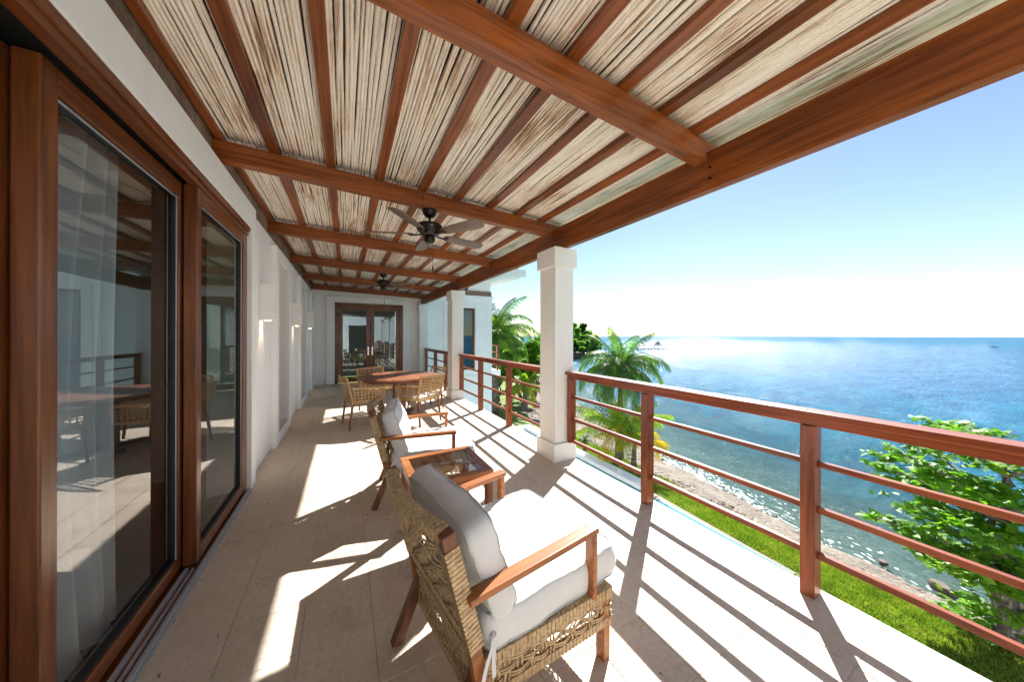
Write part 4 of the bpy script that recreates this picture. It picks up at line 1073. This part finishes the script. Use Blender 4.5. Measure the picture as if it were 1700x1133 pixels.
# ------------------------------------------------------------------ vegetation
def frond_geo(L, droop, nl, lw, ll, seed, rise=.5, hang=.55):
    """rachis points and leaflet triangles/quads of one palm frond growing along +x"""
    rnd = random.Random(seed); pts = []; n_ = 16
    ang = R(rise*90); x = z = 0; 
    for k in range(n_+1):
        pts.append(Vector((x, 0, z))); t = k/n_
        a = ang - droop*(t**1.25)*R(100); x += L/n_*math.cos(a); z += L/n_*math.sin(a)
    V, F = [], []
    for s in (-1, 1):
        for i in range(nl):
            t = .10 + .89*(i+.3*rnd.random())/nl; k = min(n_-1, int(t*n_)); p = pts[k].lerp(pts[k+1], t*n_-k); d = (pts[k+1]-pts[k]).normalized()
            ln_ = ll*math.sin(math.pi*min(1,(.18+.78*t)))**.7*rnd.uniform(.8,1.1)
            side = Vector((0, s, 0)); up_ = side.cross(d)*s
            dr = (side*.78 + d*(.55+.5*t)).normalized()
            h = hang*rnd.uniform(.6,1.3)
            p1 = p + dr*ln_*.5 + Vector((0,0,-h*ln_*.16)); p2 = p + dr*ln_*.86 + Vector((0,0,-h*ln_*.72))
            wv_ = d*lw*.5; b = len(V)
            V += [p-wv_*.6, p+wv_*.6, p1+wv_, p1-wv_, p2]
            F += [(b,b+1,b+2,b+3),(b+3,b+2,b+4,b+4)]
    return pts, V, F
def palm(x, y, zg, zc, label, trunk_r, nf, L, mats, seed, lean=(0,0), rot=0, ll=.42, lw=.03, nl=60, yellow=0, spear=True, name="coconut_palm", low=-.25, dro=1.0):
    rnd = random.Random(seed)
    t = thing(name, label, "palm tree", (x, y, zg), 0, None)
    H = zc - zg; tb_ = MB(); pts = []; rs = []
    for k in range(15):
        u = k/14; pts.append((lean[0]*u*u, lean[1]*u*u, H*u)); rs.append(trunk_r*(1.35-.55*u+.25*math.exp(-u*14)) * (1+.07*(k%2)))
    tb_.tube(pts, rs, 12); tb_.build("trunk", M_bark2, t, smooth=True)
    cx, cy = lean
    for i in range(nf):
        u = (i+.5)/nf; az = rot + i*2.39996; rise = (1-u)*.95 + u*low + rnd.uniform(-.08,.08)
        Lf = L*(.72+.38*math.sin(math.pi*(.2+.7*u)))*rnd.uniform(.9,1.08)
        rp, V_, F_ = frond_geo(Lf, (dro if i > 4 else dro*.45)+.35*rnd.random(), nl, lw, ll*Lf/ (L if L else 1), seed*100+i, rise, .8+.8*u)
        mat = mats[0]
        if yellow and i >= nf-yellow: mat = mats[1]
        mb = MB(); mb.add(V_, F_)
        ra = Matrix.Rotation(az, 4, 'Z')
        fo = mb.build("frond", mat, t); fo.location = (cx, cy, H); fo.rotation_euler = (0, 0, az)
        rb = MB().tube([p for p in rp], [.018*(1-.8*k/16)+.003 for k in range(17)], 5); rb.build("midrib", M_palm_yg if mat is M_palm else mats[1], fo)
    return t
palm(10.75, 9.55, -3.9, .05, "tall coconut palm with a full crown rising above the near railing beside the bay", .10, 30, 2.15, (M_palm, M_palm_y), 3, (-.12,-.1), 1.0, .62, .024, 84)
palm(9.93, 8.92, -3.85, -2.55, "young coconut palm with green fronds and a dark leaning trunk on the lawn edge", .12, 18, 2.1, (M_palm_yg, M_palm_y), 5, (.05,.05), .4, .55, .030, 50, 3, low=.15, dro=.6)
palm(10.25, 8.42, -3.88, -2.85, "smaller young palm with yellowing fronds beside the green young palm", .085, 13, 1.6, (M_palm_yg, M_palm_y), 8, (.08,0), 2.0, .42, .03, 42, 6, low=.2, dro=.6)
palm(8.5, 17.9, -3.5, 1.7, "big coconut palm rising behind the corner of the white wing", .19, 26, 3.3, (M_palm, M_palm_y), 12, (.25,.1), .3, .75, .032, 90)
palm(9.4, 10.35, -3.62, -3.25, "small grey-leaved cycad at the pool edge", .07, 10, .42, (M_leaf_d, M_leaf_d), 20, (0,0), 0, .12, .014, 22, name="cycad", low=.1)
palm(10.6, 17.5, -3.5, -1.9, "low palm with arching fronds in front of the sea grape trees", .14, 16, 2.1, (M_palm_yg, M_palm_y), 31, (0,0), .8, .45, .04, 44, 2)

def leaves_np(C, size, rg, flat=.6, n_pts=6):
    """elliptic leaf hexagons centred on C (N,3) with mostly upward normals"""
    n = len(C); az = rg.uniform(0, 2*np.pi, n); tilt = rg.normal(0, flat, (n, 2))
    nrm = np.stack([tilt[:,0], tilt[:,1], np.ones(n)], -1); nrm /= np.linalg.norm(nrm, axis=1)[:,None]
    a = np.stack([np.cos(az), np.sin(az), np.zeros(n)], -1); a -= nrm*np.sum(a*nrm,1)[:,None]; a /= np.linalg.norm(a,axis=1)[:,None]; b = np.cross(nrm, a)
    s = size*rg.uniform(.6,1.15,n)
    ring = [(-1,0),(-.45,.5),(.35,.62),(1,0),(.35,-.62),(-.45,-.5)]
    V_ = np.stack([C + a*(s*i)[:,None] + b*(s*j*.8)[:,None] + nrm*((-.18*s*abs(i)))[:,None] for i, j in ring], 1)
    return V_.reshape(-1,3), np.arange(n*6).reshape(-1,6)
def limb_pts(a, b, seed, sag=.15, n=7, w=.12):
    a = Vector(a); b = Vector(b); L = (b-a).length
    return [a.lerp(b, k/n) + Vector((w*L*mnoise.noise(Vector((seed, k*.7, 0))), w*L*mnoise.noise(Vector((seed, k*.7, 5))), sag*L*math.sin(math.pi*k/n))) for k in range(n+1)]
# near sea almond tree with layered branches
at_ = thing("sea_almond_tree", "broad-leaved tree with layered branches and spotted trunk beyond the near railing", "tree", (10.02, .45, -3.9))
MB().tube([(0,0,0),(.02,0,.35),(.0,.03,.75),(.06,.05,1.2),(.05,.02,1.9),(.1,.05,2.7),(.12,.05,3.3)], [.24,.19,.17,.15,.08,.05,.03], 12).build("trunk", M_bark2, at_, smooth=True)
rg = np.random.default_rng(5)
tips = [((-.9,1.6,3.12),0),((-.2,1.1,3.55),0),((.7,1.0,3.65),0),((1.6,.6,3.5),0),((-.5,.4,3.5),0),((.3,-.9,3.4),0),
        ((-.3,1.75,2.72),0),((.9,1.7,2.85),0),((1.9,1.4,2.95),0),((-.7,.5,2.8),0),((-.8,-.6,2.75),0),
        ((-.6,1.1,2.25),0),((.5,1.3,2.3),0),((1.6,.9,2.35),0),((-1.0,.1,2.2),0),
        ((-.6,1.75,1.72),0),((.2,1.35,1.85),0),
        ((-.75,.75,1.42),1),((-.3,.95,1.38),1),((-.95,.1,1.5),1),((.3,.8,1.42),1),((-.6,-.1,1.3),1),((-.9,.45,1.62),1),((.2,-.9,1.6),1),
        ((-.25,.30,.55),0),((-.15,.45,.25),0),((.25,.3,.4),0),((-.3,.1,.85),1)]
CC = [[], []]
for k, (tip, mt) in enumerate(tips):
    tp_ = Vector((tip[0], tip[1]*(.84 if tip[1] > 1.5 else .8 if tip[1] > .9 else 1), tip[2])); base = Vector((.03,.03,max(.5,min(3.0, tp_.z-.45*Vector((tp_.x,tp_.y,0)).length+.1)))) if tp_.z > .9 else Vector((.05,.05,tp_.z-.1))
    P = limb_pts(base, tp_, k*1.7, .06)
    MB().tube(P, [.035*(1-.8*i/7)+.006 for i in range(8)], 6).build("branch", M_bark, at_, smooth=True)
    L = (tp_-base).length; far_ = tp_.y > 1.3; nc = int((8+15*L)*(.62 if far_ else 1)) if mt == 0 else int(15+22*L)
    for c in range(nc):
        u = rg.uniform(.3,1.03)**.8; i = min(6, int(u*7)); p = P[i].lerp(P[i+1], min(1, u*7-i))
        spread = .23*(1.15-abs(u-.62))*(.6 if far_ else 1)
        c0 = np.array(p) + np.array([rg.normal(0,spread), rg.normal(0,spread), rg.normal(.01,.025)])
        for l_ in range(7):
            CC[mt].append(c0 + np.array([rg.normal(0,.07), rg.normal(0,.07), rg.normal(0,.022)]))
for q_ in range(70):
    a_ = rg.uniform(0, 6.28); c0 = np.array([.05+.32*math.cos(a_), .05+.30*math.sin(a_), rg.uniform(1.55, 3.3)])
    for l_ in range(7): CC[0].append(c0 + np.array([rg.normal(0,.08), rg.normal(0,.08), rg.normal(0,.03)]))
lv = [np.array(CC[0]), np.array(CC[1])]
cpos = np.array([-10.02, -.45, 5.4])
d_ = np.linalg.norm(lv[0]-cpos, axis=1); order = np.argsort(d_)
base_leaf = []
for q_ in range(5):
    Vv, Ff = leaves_np(np.zeros((1,3)), 1.0, np.random.default_rng(q_), .25); base_leaf.append(np_mesh("leaf", Vv, Ff, M_leaf))
for idx in order[:290]:
    o = bpy.data.objects.new("leaf", random.choice(base_leaf)); COL.objects.link(o); o.parent = at_; o.location = lv[0][idx]
    s_ = random.uniform(.075,.11); o.scale = (s_,)*3; o.rotation_euler = (random.gauss(0,.4), random.gauss(0,.4), random.uniform(0,6.28))
for part, pos, mt in (("leaves", lv[0][order[290:]], M_leaf), ("young_leaves", lv[1], M_leaf_y)):
    Vv, Ff = leaves_np(pos, .098 if mt is M_leaf else .08, rg, .45); np_obj(part, Vv, Ff, mt, at_, False, 'stuff')

def bush_tree(name, x, y, zg, h, rx, ry, label, seed, nleaf=9000, size=.11, mats=None, trunks=4, zlow=.35, clumps=26, group=None):
    rg = np.random.default_rng(seed); t = thing(name, label, "tree", (x, y, zg), 0, group)
    rnd = random.Random(seed); cl = []
    for k in range(clumps):
        a = rnd.uniform(0,2*math.pi); rr = math.sqrt(rnd.random()); u = rnd.random()
        cz = h*(zlow+(1-zlow)*u); shrink = math.sqrt(max(.1,1-(max(0,u-.35)/.75)**2))
        cl.append((rx*rr*math.cos(a)*shrink, ry*rr*math.sin(a)*shrink, cz, rnd.uniform(.16,.3)*max(rx,ry)))
    tb_ = MB()
    for k in range(trunks):
        c = cl[(k*5) % clumps]; P = limb_pts((rnd.uniform(-.2,.2)*rx*.4, rnd.uniform(-.2,.2)*ry*.4, 0), (c[0]*.9,c[1]*.9,c[2]), seed+k, 0, 7, .16)
        tb_.tube(P, [h*.028*(1-.75*i/7)+.015 for i in range(8)], 7)
    tb_.build("trunk", M_bark, t, smooth=True)
    C = []
    per = nleaf//clumps
    for cx_, cy_, cz_, cr in cl:
        v = rg.normal(0,1,(per,3)); v /= np.linalg.norm(v,axis=1)[:,None]; v *= (rg.uniform(.35,1,per)**.6)[:,None]*cr; v[:,2] *= .62
        C.append(v + np.array([cx_,cy_,cz_]))
    Vv, Ff = leaves_np(np.concatenate(C), size, rg, .7); np_obj("crown", Vv, Ff, (mats or M_leaf), t, False)
    return t
bush_tree("sea_grape_tree", 12.2, 20.2, -3.55, 5.0, 2.6, 2.4, "spreading sea grape tree with dark crooked stems between the palm and the nearest column", 41, 15000, .13, M_leaf, 7, .42)
bush_tree("sea_grape_tree", 12.0, 26, -3.6, 5.6, 3.4, 3.2, "taller leafy tree behind the spreading sea grape tree", 42, 12000, .16, M_leaf_d, 5, .4)
bush_tree("sea_grape_tree", 14.6, 22.5, -3.9, 2.9, 1.5, 1.5, "low shrubby tree with bare twigs just past the nearest column", 43, 1800, .12, M_leaf, 9, .5, 14)
bush_tree("shrub", 10.2, 20.5, -3.5, 2.2, 1.3, 1.3, "round green shrub on the lawn behind the side balcony", 44, 5000, .10, M_leaf, 3, .2)
bush_tree("garden_tree", 16, 36, -3.5, 7.6, 4, 4, "dark garden tree showing its top beside the nearest column", 45, 9000, .22, M_leaf_d, 3, .35)
bush_tree("garden_tree", 9.5, 30, -3.5, 4.6, 3.4, 3.4, "leafy garden tree in the distance behind the big palm", 46, 9000, .2, M_leaf, 3, .3)
FG = "trees on the far headland"
for k, (x, y, h, r_, sd_) in enumerate([(64,71,8.0,4.2,1),(67,73,7.0,3.8,2),(69.5,74,5.6,3.3,3),(60,70,8.8,4.6,4),(65,79,7.6,4.4,5),(56,68,8.6,4.6,6),(52,64,8.5,4.5,7),(71.5,75,4.2,2.4,8),(60,77,8.8,5,9)]):
    lbs = ["tall rounded tree on the far headland next to the column", "second tree from the tip of the headland", "tree at the seaward tip of the headland above the sand", "broad tree on the headland mostly behind the column",
           "tree standing behind the tip of the headland", "headland tree hidden behind the nearest column", "headland tree nearest the garden", "lowest shrub-like tree at the point of the headland", "tall tree at the back of the headland"]
    bush_tree("headland_tree", x, y, -4.1, h, r_, r_, lbs[k], 60+sd_, 3600, .42, M_leaf_d if k % 2 else M_leaf, 3, .12, 22, FG)
# jetties, thatched shelter, boat
def jetty(x0, y0, x1, y1, wd, label, posts=8, name="jetty", rail=False):
    t = thing(name, label, "jetty", (x0, y0, SEA)); d = Vector((x1-x0, y1-y0, 0)); L = d.length
    MB().bar((0,0,.85), (d.x,d.y,.85), wd, .25).build("deck", M_bark, t)
    for k in range(posts):
        u = (k+.5)/posts
        for s in (-1,1):
            nn = Vector((-d.y, d.x, 0)).normalized()*wd*.42*s; p = d*u+nn
            MB().tube([(p.x,p.y,-.6),(p.x,p.y,.8 if not rail else 1.5)], .13, 6).build("pile", M_bark, t)
    return t
jetty(78, 88, 96, 96, 1.8, "long low jetty running out from the far headland", 9, rail=True)
jetty(104, 86.5, 119, 80.5, 2.2, "short jetty carrying the thatched shelter", 5)
pv = thing("thatched_shelter", "small thatched shelter on posts at the end of the far jetty", "shelter", (114.8, 82.2, SEA+1.0)); pv.scale = (.75,.75,.75)
for sx in (-1,1):
    for sy in (-1,1): MB().tube([(sx*1.3,sy*1.3,0),(sx*1.3,sy*1.3,2.0)], .11, 6).build("post", M_bark, pv)
M_thatch = simple("thatch", (.26,.26,.28), .95)  # paled and slightly blue: distance haze put into the thatch colour
MB().lathe([(2.3,1.75),(1.9,2.2),(1.1,3.0),(.15,3.9)], 10).build("thatch_roof", M_thatch, pv)
bo = thing("boat", "small white motor boat far out near the horizon", "boat", (330, 20, SEA), R(70)); bo.scale = (.55,.55,.55)
hull = MB(); hull.hexa([(-2.6,-.6,-.1),(2.2,-.6,-.1),(2.2,.6,-.1),(-2.6,.6,-.1),(-3,-1,.9),(3.4,-.5,1.1),(3.4,.5,1.1),(-3,1,.9)]); hull.build("hull", M_white, bo)
MB().box(-1,1,-.7,.7,.9,1.9).build("cabin", M_sconce, bo); MB().box(-.9,.9,-.71,.71,1.3,1.7).build("window", M_black, bo)
# far low coast
hl = MB()
P = []; n_ = 40
for k in range(n_+1):
    u = k/n_; x_ = 150+ 900*u; y_ = 900 - 120*u; hgt = 14*math.exp(-3.2*u)*(1+.25*mnoise.noise(Vector((u*14,0,0)))) + .4
    P += [(x_, y_, SEA-1), (x_, y_+60, SEA-1), (x_, y_+30, SEA+hgt)]
F = []
for k in range(n_):
    a = 3*k; F += [(a,a+3,a+5,a+2),(a+1,a+2,a+5,a+4)]
M_far = simple("far_coast", (.10,.14,.13), .95)
MB().add(P, F).build("far_coast", M_far, kind='structure')
SC.cycles.use_adaptive_sampling = True
